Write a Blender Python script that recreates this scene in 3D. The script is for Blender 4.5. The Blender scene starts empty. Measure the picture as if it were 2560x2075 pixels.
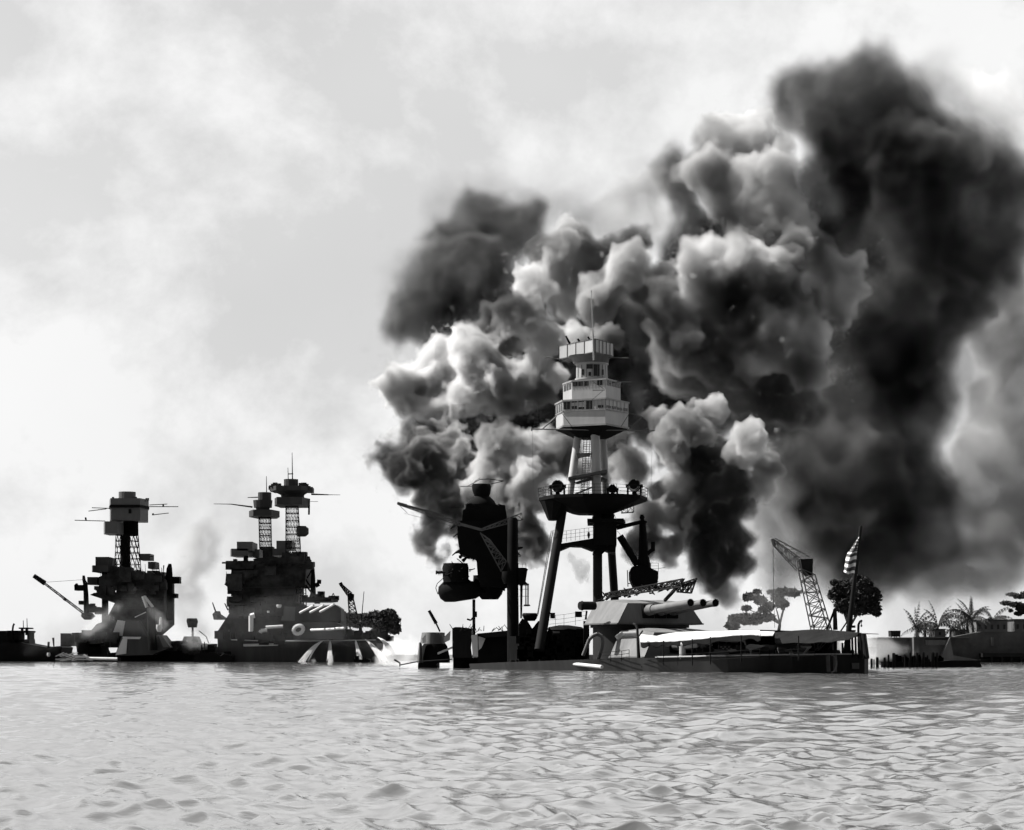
import bpy, bmesh, math, random
import numpy as np
from mathutils import Vector, Matrix
random.seed(7)
rng = np.random.default_rng(11)
SC = bpy.context.scene
COL = SC.collection

# ---------------------------------------------------------------- camera
FPX, HORIZ, CAMH = 2070.0, 655.0, 1.5
cam_data = bpy.data.cameras.new("camera")
cam = bpy.data.objects.new("camera", cam_data)
COL.objects.link(cam)
cam.location = (0, 0, CAMH)
cam.rotation_euler = (math.radians(90), 0, 0)
cam_data.sensor_width = 36
cam_data.lens = 36 * FPX / 1024
cam_data.shift_y = (HORIZ - 415) / 1024
cam_data.clip_end = 20000
SC.camera = cam

# ---------------------------------------------------------------- light
SUN_DIR = Vector((-0.60, 0.14, 0.79)).normalized()      # towards the sun: high, from the left
SUN_EL = math.asin(SUN_DIR.z)
sun_data = bpy.data.lights.new("sun", 'SUN')
sun_data.energy = 5.0
sun_data.angle = math.radians(0.5)
sun_data.color = (1.0, 0.985, 0.965)
sun = bpy.data.objects.new("sun", sun_data)
COL.objects.link(sun)
sun.rotation_euler = SUN_DIR.to_track_quat('Z', 'Y').to_euler()
sun.location = (-200, 100, 300)

world = bpy.data.worlds.new("World")
SC.world = world
world.use_nodes = True
wn, wl = world.node_tree.nodes, world.node_tree.links
wn.clear()
def wnode(t, **kw):
    n = wn.new(t)
    for k, v in kw.items(): setattr(n, k, v)
    return n
sky = wnode('ShaderNodeTexSky', sky_type='NISHITA', sun_disc=False)
sky.sun_elevation = SUN_EL
sky.sun_rotation = math.atan2(SUN_DIR.x, SUN_DIR.y)
sky.air_density = 1.0; sky.dust_density = 4.0; sky.ozone_density = 1.0
bw = wnode('ShaderNodeRGBToBW'); wl.new(sky.outputs[0], bw.inputs[0])
tc = wnode('ShaderNodeTexCoord')
mp = wnode('ShaderNodeMapping'); mp.inputs['Scale'].default_value = (1, 1, 1.15)
mp.inputs['Location'].default_value = (0.37, 0.0, 0.21)
wl.new(tc.outputs['Generated'], mp.inputs[0])
n1 = wnode('ShaderNodeTexNoise'); n1.inputs['Scale'].default_value = 6.5
n1.inputs['Detail'].default_value = 9; n1.inputs['Roughness'].default_value = 0.6
n1.inputs['Distortion'].default_value = 0.1
wl.new(mp.outputs[0], n1.inputs['Vector'])
r1 = wnode('ShaderNodeValToRGB')
r1.color_ramp.elements[0].position = 0.45; r1.color_ramp.elements[0].color = (0, 0, 0, 1)
r1.color_ramp.elements[1].position = 0.57; r1.color_ramp.elements[1].color = (1, 1, 1, 1)
wl.new(n1.outputs[0], r1.inputs[0])
n2 = wnode('ShaderNodeTexNoise'); n2.inputs['Scale'].default_value = 3.0; n2.inputs['Detail'].default_value = 5
wl.new(mp.outputs[0], n2.inputs['Vector'])
# cloud cover brightens the sky and flattens its gradient
cl = wnode('ShaderNodeMix', data_type='FLOAT'); wl.new(r1.outputs[0], cl.inputs[0])
veil = wnode('ShaderNodeMix', data_type='FLOAT'); veil.inputs[0].default_value = 0.86
wl.new(bw.outputs[0], veil.inputs[2]); veil.inputs[3].default_value = 5.9
mul = wnode('ShaderNodeMath', operation='MULTIPLY_ADD'); wl.new(n2.outputs[0], mul.inputs[0])
mul.inputs[1].default_value = 2.4; mul.inputs[2].default_value = -1.2
addn = wnode('ShaderNodeMath', operation='ADD'); wl.new(veil.outputs[0], addn.inputs[0]); wl.new(mul.outputs[0], addn.inputs[1])
cadd = wnode('ShaderNodeMath', operation='ADD'); wl.new(addn.outputs[0], cadd.inputs[0]); cadd.inputs[1].default_value = 1.6
wl.new(addn.outputs[0], cl.inputs[2]); wl.new(cadd.outputs[0], cl.inputs[3])
# unseen band of sky above the frame brightened to light the water; darker overhead
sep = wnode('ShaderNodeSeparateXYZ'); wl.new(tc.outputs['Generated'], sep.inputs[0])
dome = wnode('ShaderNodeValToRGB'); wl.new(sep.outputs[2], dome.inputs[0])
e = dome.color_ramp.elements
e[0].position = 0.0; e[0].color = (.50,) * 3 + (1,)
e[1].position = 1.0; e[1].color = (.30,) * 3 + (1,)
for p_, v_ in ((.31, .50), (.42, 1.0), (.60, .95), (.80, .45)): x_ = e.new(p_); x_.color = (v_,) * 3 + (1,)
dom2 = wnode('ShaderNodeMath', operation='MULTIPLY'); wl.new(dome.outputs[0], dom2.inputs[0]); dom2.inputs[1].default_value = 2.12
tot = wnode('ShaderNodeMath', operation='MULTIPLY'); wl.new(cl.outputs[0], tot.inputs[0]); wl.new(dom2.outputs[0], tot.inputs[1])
# sky behind the camera dimmed to deepen the shade on faces turned this way
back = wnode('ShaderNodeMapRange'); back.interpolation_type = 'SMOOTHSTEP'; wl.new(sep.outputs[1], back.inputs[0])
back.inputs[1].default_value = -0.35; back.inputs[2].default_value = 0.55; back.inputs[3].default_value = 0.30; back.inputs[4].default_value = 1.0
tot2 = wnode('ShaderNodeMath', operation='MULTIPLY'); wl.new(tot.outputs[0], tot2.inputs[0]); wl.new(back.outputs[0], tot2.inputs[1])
bg = wnode('ShaderNodeBackground'); bg.inputs['Strength'].default_value = 0.05
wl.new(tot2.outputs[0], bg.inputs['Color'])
wo = wnode('ShaderNodeOutputWorld'); wl.new(bg.outputs[0], wo.inputs['Surface'])

SC.view_settings.view_transform = 'Standard'
SC.view_settings.look = 'None'
SC.view_settings.exposure = 1.3
SC.view_settings.gamma = 1.0
cy = SC.cycles
cy.use_denoising = True
try: cy.denoiser = 'OPENIMAGEDENOISE'
except Exception: pass
cy.max_bounces = 12; cy.diffuse_bounces = 3; cy.glossy_bounces = 3
cy.transmission_bounces = 4; cy.volume_bounces = 5; cy.transparent_max_bounces = 48
cy.sample_clamp_indirect = 8
cy.volume_step_rate = 2.4; cy.volume_max_steps = 512
cy.use_adaptive_sampling = True
cy.adaptive_threshold = 0.04

# ---------------------------------------------------------------- helpers
def pt(sx, sy, d):
    """a point of the place, d metres out, seen at (sx, sy) of the 2560 px photograph"""
    return Vector(((sx * 0.4 - 512) / FPX * d, d, CAMH + (HORIZ - sy * 0.4) / FPX * d))
def mpp(d): return 0.4 / FPX * d            # metres per photograph pixel at depth d

def tag(o, label=None, cat=None, group=None, kind=None):
    if label: o['label'] = label
    if cat: o['category'] = cat
    if group: o['group'] = group
    if kind: o['kind'] = kind
    return o

def mat(name, col, rough=0.7, metal=0.0, var=0.25, scale=1.5, bump=0.0, streak=False, spec=0.3):
    """painted or weathered surface: grey base colour broken up by stains"""
    m = bpy.data.materials.new(name); m.use_nodes = True
    nt = m.node_tree; b = nt.nodes['Principled BSDF']
    b.inputs['Roughness'].default_value = rough; b.inputs['Metallic'].default_value = metal
    b.inputs['Specular IOR Level'].default_value = spec
    c = col if isinstance(col, tuple) else (col, col, col)
    tcn = nt.nodes.new('ShaderNodeTexCoord'); mpn = nt.nodes.new('ShaderNodeMapping')
    mpn.inputs['Scale'].default_value = (scale, scale, scale * (0.18 if streak else 1))
    nt.links.new(tcn.outputs['Object'], mpn.inputs[0])
    n = nt.nodes.new('ShaderNodeTexNoise'); n.inputs['Scale'].default_value = 1.0
    n.inputs['Detail'].default_value = 8; n.inputs['Roughness'].default_value = 0.65
    nt.links.new(mpn.outputs[0], n.inputs['Vector'])
    r = nt.nodes.new('ShaderNodeValToRGB')
    r.color_ramp.elements[0].position = 0.3; r.color_ramp.elements[1].position = 0.7
    r.color_ramp.elements[0].color = tuple(x * (1 - var) for x in c) + (1,)
    r.color_ramp.elements[1].color = tuple(min(1, x * (1 + var)) for x in c) + (1,)
    nt.links.new(n.outputs[0], r.inputs[0]); nt.links.new(r.outputs[0], b.inputs['Base Color'])
    if bump:
        bn = nt.nodes.new('ShaderNodeBump'); bn.inputs['Strength'].default_value = bump
        bn.inputs['Distance'].default_value = 0.1
        nt.links.new(n.outputs[0], bn.inputs['Height']); nt.links.new(bn.outputs[0], b.inputs['Normal'])
    return m

def new_mesh_obj(name, verts, faces, material, parent=None, smooth=False, loc=None):
    me = bpy.data.meshes.new(name)
    me.from_pydata([tuple(v) for v in verts], [], faces)
    me.update()
    if smooth: me.polygons.foreach_set('use_smooth', [True] * len(me.polygons))
    if material: me.materials.append(material)
    o = bpy.data.objects.new(name, me); COL.objects.link(o)
    if parent: o.parent = parent
    return o

def np_mesh(name, V, F, smooth=True):
    """mesh from numpy arrays; F is (n, k)"""
    me = bpy.data.meshes.new(name)
    k = F.shape[1]
    me.vertices.add(len(V)); me.vertices.foreach_set('co', np.asarray(V, np.float32).ravel())
    me.loops.add(F.size); me.loops.foreach_set('vertex_index', F.ravel().astype(np.int32))
    me.polygons.add(len(F)); me.polygons.foreach_set('loop_start', np.arange(0, F.size, k, dtype=np.int32))
    me.update(calc_edges=True)
    if smooth: me.polygons.foreach_set('use_smooth', np.ones(len(F), bool))
    return me
# ---------------------------------------------------------------- mesh kit
def zoom(ox, oy, s): return lambda x, y, d: pt(ox + x / s, oy + y / s, d)
z1 = zoom(0, 1100, 2.893); z2 = zoom(460, 1100, 2.893); z3 = zoom(960, 1150, 3.156); z4 = zoom(1300, 700, 2.893)
z5 = zoom(1250, 1150, 3.157); z6 = zoom(1750, 1250, 3.694); z7 = zoom(2100, 1400, 4.656); z9 = zoom(1500, 1480, 5.355)
def root_of(o):
    while o.parent: o = o.parent
    return o
class MB:
    def __init__(self): self.v, self.f, self.starts = [], [], []
    def add(self, vs, fs):
        self.starts.append((len(self.v), len(self.f)))
        n = len(self.v); self.v += [Vector(p) for p in vs]; self.f += [tuple(i + n for i in q) for q in fs]; return self
    def box(self, p0, p1):
        (x0, y0, z0), (x1, y1, z1_) = p0, p1
        return self.add([(x0,y0,z0),(x1,y0,z0),(x1,y1,z0),(x0,y1,z0),(x0,y0,z1_),(x1,y0,z1_),(x1,y1,z1_),(x0,y1,z1_)],
                        [(0,3,2,1),(4,5,6,7),(0,1,5,4),(1,2,6,5),(2,3,7,6),(3,0,4,7)])
    def pbox(self, z, x0, x1, y0, y1, d, dep, turn=0.0):
        a, b = z(x0, y1, d), z(x1, y0, d)
        if not turn: return self.box((a.x, d, a.z), (b.x, d + dep, b.z))
        cx, hx, hd = (a.x + b.x) / 2, (b.x - a.x) / 2, dep / 2
        c, s = math.cos(turn), math.sin(turn); q = 1 / (abs(c) + abs(s) * hd / max(hx, .01)); hx *= min(1, q); 
        P = [(cx + c * i * hx - s * j * hd, d + hd + s * i * hx + c * j * hd) for i, j in ((-1,-1),(1,-1),(1,1),(-1,1))]
        return self.add([(x, y, a.z) for x, y in P] + [(x, y, b.z) for x, y in P],
                        [(0,3,2,1),(4,5,6,7),(0,1,5,4),(1,2,6,5),(2,3,7,6),(3,0,4,7)])
    def tube(self, a, b, r0, r1=None, n=8, cap=True):
        a, b = Vector(a), Vector(b); r1 = r0 if r1 is None else r1
        w = (b - a).normalized(); u = w.orthogonal().normalized(); t = w.cross(u)
        vs = []
        for p, r in ((a, r0), (b, r1)):
            vs += [p + (u * math.cos(2*math.pi*i/n) + t * math.sin(2*math.pi*i/n)) * r for i in range(n)]
        fs = [(i, (i+1) % n, n + (i+1) % n, n + i) for i in range(n)]
        if cap: fs += [tuple(range(n))[::-1], tuple(range(n, 2*n))]
        return self.add(vs, fs)
    def path(self, ps, r, n=6):
        for a, b in zip(ps, ps[1:]): self.tube(a, b, r, r, n)
        return self
    def bar(self, a, b, w):
        return self.tube(a, b, w * 0.6, w * 0.6, 4)
    def loft(self, rings):
        n = len(rings[0]); vs = [p for r in rings for p in r]; fs = []
        for k in range(len(rings) - 1):
            fs += [(k*n + i, k*n + (i+1) % n, (k+1)*n + (i+1) % n, (k+1)*n + i) for i in range(n)]
        fs += [tuple(range(n))[::-1], tuple(range((len(rings)-1)*n, len(rings)*n))]
        return self.add(vs, fs)
    def prism(self, z, pts, d, dep):
        f = [z(x, y, d) for x, y in pts]
        return self.loft([f, [p + Vector((0, dep, 0)) for p in f]])
    def stack(self, z, rows, d, ratio=0.8, n=16, dep=None):
        """elliptical levels seen as (left, right, height) rows"""
        rings = []
        for xl, xr, y in rows:
            a, b = z(xl, y, d), z(xr, y, d); c = (a + b) / 2; h = (b.x - a.x) / 2
            hy = dep / 2 if dep else h * ratio
            rings.append([Vector((c.x + math.cos(2*math.pi*i/n) * h, c.y + math.sin(2*math.pi*i/n) * hy, c.z)) for i in range(n)])
        return self.loft(rings[::-1])
    def plan(self, z, pts, y0, y1, d, grow=1.0):
        """walls over a plan given as (picture x, depth offset); heights y0 (top) to y1 (bottom)"""
        top, bot = [], []
        zt, zb = z(pts[0][0], y0, d).z, z(pts[0][0], y1, d).z
        P = [Vector((z(x, y0, d).x, d + o, 0)) for x, o in pts]; c = sum(P, Vector()) / len(P)
        top = [Vector((p.x, p.y, zt)) for p in P]
        bot = [Vector((c.x + (p.x - c.x) * grow, c.y + (p.y - c.y) * grow, zb)) for p in P]
        return self.loft([bot, top])
    def rail(self, ps, h=1.0, step=1.6, r=0.03, rails=3):
        for a, b in zip(ps, ps[1:]):
            n = max(1, int((b - a).length / step))
            for i in range(n + 1):
                p = a.lerp(b, i / n); self.tube(p, p + Vector((0, 0, h)), r, r, 4)
            for k in range(1, rails + 1):
                o = Vector((0, 0, h * k / rails)); self.tube(a + o, b + o, r * 0.8, r * 0.8, 4)
        return self
    def truss(self, a0, a1, b0, b1, n, w, dep=None, cross=True):
        """lattice between chord a (a0 to a1) and chord b; with dep it is a box girder"""
        offs = [Vector()] if dep is None else [Vector((0, -dep/2, 0)), Vector((0, dep/2, 0))]
        for o in offs:
            self.bar(a0 + o, a1 + o, w * 1.5); self.bar(b0 + o, b1 + o, w * 1.5)
            for i in range(n):
                p, q = a0.lerp(a1, i/n) + o, a0.lerp(a1, (i+1)/n) + o
                r, s = b0.lerp(b1, i/n) + o, b0.lerp(b1, (i+1)/n) + o
                self.bar(p, r, w)
                if i % 2 or cross: self.bar(p, s, w)
                if (not i % 2) or cross: self.bar(r, q, w)
            self.bar(a1 + o, b1 + o, w)
        if dep is not None:
            for i in range(n + 1):
                for e0, e1 in ((a0, a1), (b0, b1)):
                    p = e0.lerp(e1, i/n); self.bar(p + offs[0], p + offs[1], w)
        return self
    def build(self, name, material, parent=None, smooth=False, label=None):
        org = root_of(parent).location if parent else Vector()
        o = new_mesh_obj(name, [p - org for p in self.v], self.f, material, parent)
        bm = bmesh.new(); bm.from_mesh(o.data)
        bmesh.ops.recalc_face_normals(bm, faces=bm.faces); bm.to_mesh(o.data); bm.free()
        if smooth:
            o.data.polygons.foreach_set('use_smooth', [True] * len(o.data.polygons))
            o.data.set_sharp_from_angle(angle=math.radians(40))
        if label: o['label'] = label
        return o
def build_each(mb, name, material, parent, smooth=False, gap=0.04):
    """links every separate piece of a kit as a part of its own (pieces that touch stay together)"""
    st = mb.starts + [(len(mb.v), len(mb.f))]; n = len(mb.starts); lo, hi = [], []
    for i in range(n):
        p = mb.v[st[i][0]:st[i+1][0]]
        lo.append([min(q[k] for q in p) - gap for k in range(3)]); hi.append([max(q[k] for q in p) + gap for k in range(3)])
    own = list(range(n))
    def find(i):
        while own[i] != i: own[i] = own[own[i]]; i = own[i]
        return i
    for i in range(n):
        for j in range(i):
            if all(lo[i][k] <= hi[j][k] and lo[j][k] <= hi[i][k] for k in range(3)): own[find(i)] = find(j)
    res = []
    for root in sorted({find(i) for i in range(n)}):
        m2 = MB()
        for i in range(n):
            if find(i) == root:
                a, b = st[i], st[i+1]; m2.add(mb.v[a[0]:b[0]], [tuple(q - a[0] for q in f) for f in mb.f[a[1]:b[1]]])
        res.append(m2.build(name, material, parent, smooth))
    return res
def thing(name, label, cat, loc, group=None):
    o = bpy.data.objects.new(name, None); COL.objects.link(o); o.location = loc
    o.empty_display_size = 1
    bpy.context.view_layer.update()
    return tag(o, label, cat, group)

M = dict(
    soot=mat('sooty_steel', 0.004, 0.8, var=0.5, scale=0.6, spec=0.06),
    black=mat('blackened_paint', 0.010, 0.75, var=0.5, scale=0.5, streak=True, spec=0.08),
    hull=mat('dark_hull_paint', 0.016, 0.65, var=0.5, scale=0.35, streak=True, spec=.1),
    dark=mat('dark_grey_paint', 0.07, 0.6, var=0.4, scale=0.5, streak=True),
    grey=mat('mid_grey_paint', 0.17, 0.55, var=0.3, scale=0.5, streak=True),
    pale=mat('pale_grey_paint', 0.27, 0.5, var=0.18, scale=0.6, streak=True),
    plate=mat('turret_paint', 0.11, 0.6, var=0.3, scale=0.5, streak=True, spec=0.15),
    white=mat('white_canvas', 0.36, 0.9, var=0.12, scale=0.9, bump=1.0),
    shade=mat('shaded_canvas', 0.008, 0.9, var=0.5, scale=0.8, spec=.05),  # shade under the awning put into a near-black canvas colour
    glass=mat('dark_window_glass', 0.012, 0.12, var=0.2),
    steel=mat('bare_steel', 0.22, 0.45, var=0.3, scale=1.2),
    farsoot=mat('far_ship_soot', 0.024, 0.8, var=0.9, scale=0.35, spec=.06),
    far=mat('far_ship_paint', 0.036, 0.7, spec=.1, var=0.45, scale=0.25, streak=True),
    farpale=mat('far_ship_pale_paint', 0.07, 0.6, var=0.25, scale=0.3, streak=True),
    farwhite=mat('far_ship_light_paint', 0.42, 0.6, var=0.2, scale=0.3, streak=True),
    rope=mat('rope', 0.05, 0.9),
)
# ---------------------------------------------------------------- smoke
def ico(sub):
    bm = bmesh.new(); bmesh.ops.create_icosphere(bm, subdivisions=sub, radius=1)
    bm.verts.ensure_lookup_table()
    v = np.array([x.co[:] for x in bm.verts]); f = np.array([[q.index for q in x.verts] for x in bm.faces])
    bm.free(); return v, f
ICO1, ICO2, ICO3 = ico(1), ico(2), ico(3)
BAND = 14.0
def smoke_mat(name, sigma, albedo, aniso=0.25, rim=None, mottle=0.35, mscale=0.09, power=1.0, full=2.0, hi=.35, mdetail=1.5, ragged=.6, rscale=.7):
    """soot laden smoke: rim light and core shade are put into its colour, and the soot is unevenly mixed"""
    m = bpy.data.materials.new(name); m.use_nodes = True
    nt = m.node_tree; nt.nodes.clear(); N, L = nt.nodes, nt.links
    out = N.new('ShaderNodeOutputMaterial')
    at = N.new('ShaderNodeAttribute'); at.attribute_name = 'density'
    gate = N.new('ShaderNodeMath'); gate.operation = 'LESS_THAN'; L.new(at.outputs['Fac'], gate.inputs[0]); gate.inputs[1].default_value = 0.75
    dep = N.new('ShaderNodeMath'); dep.operation = 'MULTIPLY'; L.new(at.outputs['Fac'], dep.inputs[0]); dep.inputs[1].default_value = BAND / full
    gt = N.new('ShaderNodeTexCoord'); gn = N.new('ShaderNodeTexNoise'); gn.inputs['Scale'].default_value = rscale; gn.inputs['Detail'].default_value = 2; L.new(gt.outputs['Object'], gn.inputs['Vector'])
    ge = N.new('ShaderNodeMath'); ge.operation = 'MULTIPLY_ADD'; L.new(gn.outputs[0], ge.inputs[0]); ge.inputs[1].default_value = -2.4 * ragged / full; ge.inputs[2].default_value = .75 * ragged / full
    sc_ = N.new('ShaderNodeMath'); sc_.operation = 'ADD'; sc_.use_clamp = True; L.new(dep.outputs[0], sc_.inputs[0]); L.new(ge.outputs[0], sc_.inputs[1])
    rim = albedo if rim is None else rim
    rp = N.new('ShaderNodeMapRange'); rp.inputs[1].default_value = 0.1; rp.inputs[2].default_value = 0.9  # paler at thin edges: rim light put into the smoke colour
    rp.inputs[3].default_value = rim; rp.inputs[4].default_value = albedo
    L.new(sc_.outputs[0], rp.inputs[0])
    col = rp.outputs[0]
    if mottle:
        g = N.new('ShaderNodeTexCoord'); n = N.new('ShaderNodeTexNoise'); n.inputs['Scale'].default_value = mscale; n.inputs['Detail'].default_value = mdetail
        L.new(g.outputs['Object'], n.inputs['Vector'])
        r2 = N.new('ShaderNodeMapRange'); r2.inputs[1].default_value = .38; r2.inputs[2].default_value = .62; r2.inputs[3].default_value = 1 - mottle * 1.6; r2.inputs[4].default_value = 1 + mottle * hi
        L.new(n.outputs[0], r2.inputs[0])
        mu = N.new('ShaderNodeMath'); mu.operation = 'MULTIPLY'; mu.use_clamp = True; L.new(col, mu.inputs[0]); L.new(r2.outputs[0], mu.inputs[1]); col = mu.outputs[0]
    de = N.new('ShaderNodeMath'); de.operation = 'POWER'; gm = N.new('ShaderNodeMath'); gm.operation = 'MULTIPLY'; L.new(sc_.outputs[0], gm.inputs[0]); L.new(gate.outputs[0], gm.inputs[1]); L.new(gm.outputs[0], de.inputs[0]); de.inputs[1].default_value = power
    dm = N.new('ShaderNodeMath'); dm.operation = 'MULTIPLY'; L.new(de.outputs[0], dm.inputs[0]); dm.inputs[1].default_value = sigma
    s = N.new('ShaderNodeVolumeScatter'); a = N.new('ShaderNodeVolumeAbsorption')
    s.inputs['Anisotropy'].default_value = aniso
    for q in (s, a): L.new(col, q.inputs['Color']); L.new(dm.outputs[0], q.inputs['Density'])
    ad = N.new('ShaderNodeAddShader')
    L.new(s.outputs[0], ad.inputs[0]); L.new(a.outputs[0], ad.inputs[1])
    L.new(ad.outputs[0], out.inputs['Volume'])
    return m
def drop_cavities(me):
    """keeps only the outer skins of a billow mesh"""
    nv = len(me.vertices); E = np.empty(2 * len(me.edges), np.int32); me.edges.foreach_get('vertices', E); E = E.reshape(-1, 2)
    lab = np.arange(nv)
    for _ in range(400):
        m = np.minimum(lab[E[:, 0]], lab[E[:, 1]]); new = lab.copy()
        np.minimum.at(new, E[:, 0], m); np.minimum.at(new, E[:, 1], m); new = new[new]; new = new[new]
        if (new == lab).all(): break
        lab = new
    co = np.empty(3 * nv, np.float32); me.vertices.foreach_get('co', co); co = co.reshape(-1, 3).astype(float)
    me.calc_loop_triangles(); T = np.empty(3 * len(me.loop_triangles), np.int32); me.loop_triangles.foreach_get('vertices', T); T = T.reshape(-1, 3)
    vol = np.einsum('ij,ij->i', co[T[:, 0]], np.cross(co[T[:, 1]], co[T[:, 2]])) / 6
    tv = np.zeros(nv); np.add.at(tv, lab[T[:, 0]], vol)
    keep = tv[lab[T[:, 0]]] > 0.5
    T = T[keep]; used = np.zeros(nv, bool); used[T] = True; idx = np.cumsum(used) - 1
    out = np_mesh(me.name, co[used], idx[T]); bpy.data.meshes.remove(me); return out
def fog(ob, material, voxel, band):
    """fills the billow mesh with a density that thins out towards its surface"""
    g = bpy.data.node_groups.new('smoke_fill', 'GeometryNodeTree')
    g.interface.new_socket('Geometry', in_out='INPUT', socket_type='NodeSocketGeometry'); g.interface.new_socket('Geometry', in_out='OUTPUT', socket_type='NodeSocketGeometry')
    i, o = g.nodes.new('NodeGroupInput'), g.nodes.new('NodeGroupOutput')
    v = g.nodes.new('GeometryNodeMeshToVolume'); v.resolution_mode = 'VOXEL_SIZE'
    v.inputs['Density'].default_value = 1.0; v.inputs['Voxel Size'].default_value = voxel; v.inputs['Interior Band Width'].default_value = BAND
    sm = g.nodes.new('GeometryNodeSetMaterial'); sm.inputs['Material'].default_value = material
    g.links.new(i.outputs[0], v.inputs[0]); g.links.new(v.outputs[0], sm.inputs[0]); g.links.new(sm.outputs[0], o.inputs[0])
    md = ob.modifiers.new('smoke', 'NODES'); md.node_group = g

# ---------------------------------------------------------------- the wrecked battleship
ST = Vector((29.3, 172.0, 0.0))                       # the stern at the waterline
AX = Vector((-0.394, 0.919, 0)); NP = Vector((-0.919, -0.394, 0))   # forward, and out to the port side
def SH(u, v, z): return ST + AX * u + NP * v + Vector((0, 0, z))
def on_ship(sx, sy, v):
    """the point of the ship's lengthwise plane v metres to port that is seen at (sx, sy)"""
    k = (sx * 0.4 - 512) / FPX
    u = (k * (ST.y + v * NP.y) - ST.x - v * NP.x) / (AX.x - k * AX.y)
    y = ST.y + u * AX.y + v * NP.y
    return pt(sx, sy, y)
def s5(x, y, v): return on_ship(1250 + x/3.157, 1150 + y/3.157, v)
def s6(x, y, v): return on_ship(1750 + x/3.694, 1250 + y/3.694, v)
def s9(x, y, v): return on_ship(1500 + x/5.355, 1480 + y/5.355, v)
SHIP = thing('battleship', 'sunken battleship with a tripod mast, two gun turrets and a long white awning', 'battleship', ST)

# hull: a low freeboard, most of it under water
def deck_z(u): return 1.55 - 0.017 * u
plan_ = [(0, 0.0), (0.8, 2.6), (3, 5.2), (8, 8.6), (16, 11.2), (30, 12.6), (46, 13.0), (58, 12.0)]
def hull_ring(zf, k=1.0):
    return [SH(u, v * k, zf(u)) for u, v in plan_] + [SH(u, -min(v, .4 + .62 * u) * k, zf(u)) for u, v in plan_[::-1][:-1]]
m = MB(); m.loft([hull_ring(lambda u: -2.0, 0.94), hull_ring(deck_z)])
HULL = m.build('hull', M['hull'], SHIP)
m = MB()
for k in range(4):
    a, b = plan_[k], plan_[k+1]
    m.bar(SH(a[0], a[1] + .06, deck_z(a[0]) + .04), SH(b[0], b[1] + .06, deck_z(b[0]) + .04), 0.13)
m.build('gunwale', M['pale'], HULL)
m = MB()   # hanging fenders and rope coils near the stern
for dx in (0, 9, 18, 70, 84):
    p = s6(1170 + dx, 1430, 4.2); q = s6(1180 + dx * 0.9, 1590, 4.6); m.tube(p, q, 0.08, 0.08, 6)
for i in range(14):
    a0, a1 = math.pi * i / 14, math.pi * (i + 1) / 14
    m.tube(s6(1215 + 48 * math.sin(a0), 1510 - 80 * math.cos(a0), 5.4), s6(1215 + 48 * math.sin(a1), 1510 - 80 * math.cos(a1), 5.4), 0.06, 0.06, 5)
build_each(m, 'mooring_rope', M['rope'], HULL)
m = MB(); m.prism(lambda x, y, d: pt(1750 + x/3.694, 1250 + y/3.694, d), [(1405,1505),(1470,1505),(1470,1560),(1405,1560)], 171.7, 1.5)
m.build('name_plate', M['dark'], HULL)
# dark forward part of the hull, awash
m = MB(); m.prism(z3, [(545,1560),(1000,1560),(1000,1660),(545,1660)], 236, 14)
m.prism(z3, [(270,1590),(420,1590),(420,1660),(265,1660)], 240, 8)
m.build('forward_hull', M['soot'], SHIP)

# turrets
def turret(name_u, v0, z0, h, half_w, front, rear, sc_top, barrel_len, barrel_r, sp, zb, label=None, slope=0.0):
    base, top = [], []
    # plan: aft face towards the viewer (negative u), cheeks, sides, rounded rear
    P = [(-front, half_w * .90), (-front, -half_w * .90), (-front * .45, -half_w), (rear * .45, -half_w * .96), (rear * .8, -half_w * .74), (rear, -half_w * .35),
         (rear, half_w * .35), (rear * .8, half_w * .74), (rear * .45, half_w * .96), (-front * .45, half_w)]
    for u, v in P:
        base.append(SH(name_u + u, v0 + v, z0)); top.append(SH(name_u + u * sc_top[0] + .3, v0 + v * sc_top[1], z0 + h - (0.25 if u < -front * .9 else 0)))
    c = sum(top, Vector()) / len(top) + Vector((0, 0, .12)); crown = [c.lerp(p, .55) + Vector((0, 0, .18)) for p in top]
    m = MB(); m.loft([base, top, crown])
    body = m.build('turret', M['plate'], SHIP, smooth=True, label=label)
    m = MB(); 
    for k in range(len(base)): m.bar(base[k] + Vector((0,0,.03)), base[(k+1) % len(base)] + Vector((0,0,.03)), .16)
    m.build('base_ring', M['dark'], body)
    for i in (-1, 0, 1):
        m = MB(); a = SH(name_u - front * .75, v0 + i * sp, z0 + zb); b = SH(name_u - front - barrel_len, v0 + i * sp, z0 + zb + barrel_len * slope)
        w = (b - a).normalized()
        m.tube(a, a + w * (front * .25 + 1.2), barrel_r * 1.75, barrel_r * 1.5, 20)
        m.tube(a + w * (front * .25 + 1.2), b, barrel_r * 1.25, barrel_r * .92, 20, cap=False)
        m.tube(b - w * .5, b, barrel_r * 1.04, barrel_r * 1.08, 20, cap=False)
        p = MB(); q = SH(name_u - front * 1.0, v0 + i * sp, z0 + zb); p.loft([[q + AX * .3 + NP * x + Vector((0, 0, z)) for x, z in ((-.62,-.75),(.62,-.75),(.62,.7),(-.62,.7))], [q - AX * .07 + NP * x + Vector((0, 0, z)) for x, z in ((-.58,-.7),(.58,-.7),(.58,.62),(-.58,.62))]]); p.build('gun_port_shade', M['soot'], body)  # dark block puts the shade of the gun recess into colour
        g = m.build('gun_barrel', M['plate'], body, smooth=True)
        m = MB(); m.tube(b - w * .35, b - w * .02, barrel_r * .96, barrel_r * .96, 16); m.build('muzzle', M['soot'], g)
    return body
uT3 = (on_ship(1606, 1500, 0.0) - ST).dot(AX); uT4 = (on_ship(1672, 1600, 0.0) - ST).dot(AX)
def zat(p): return p.z
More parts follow.
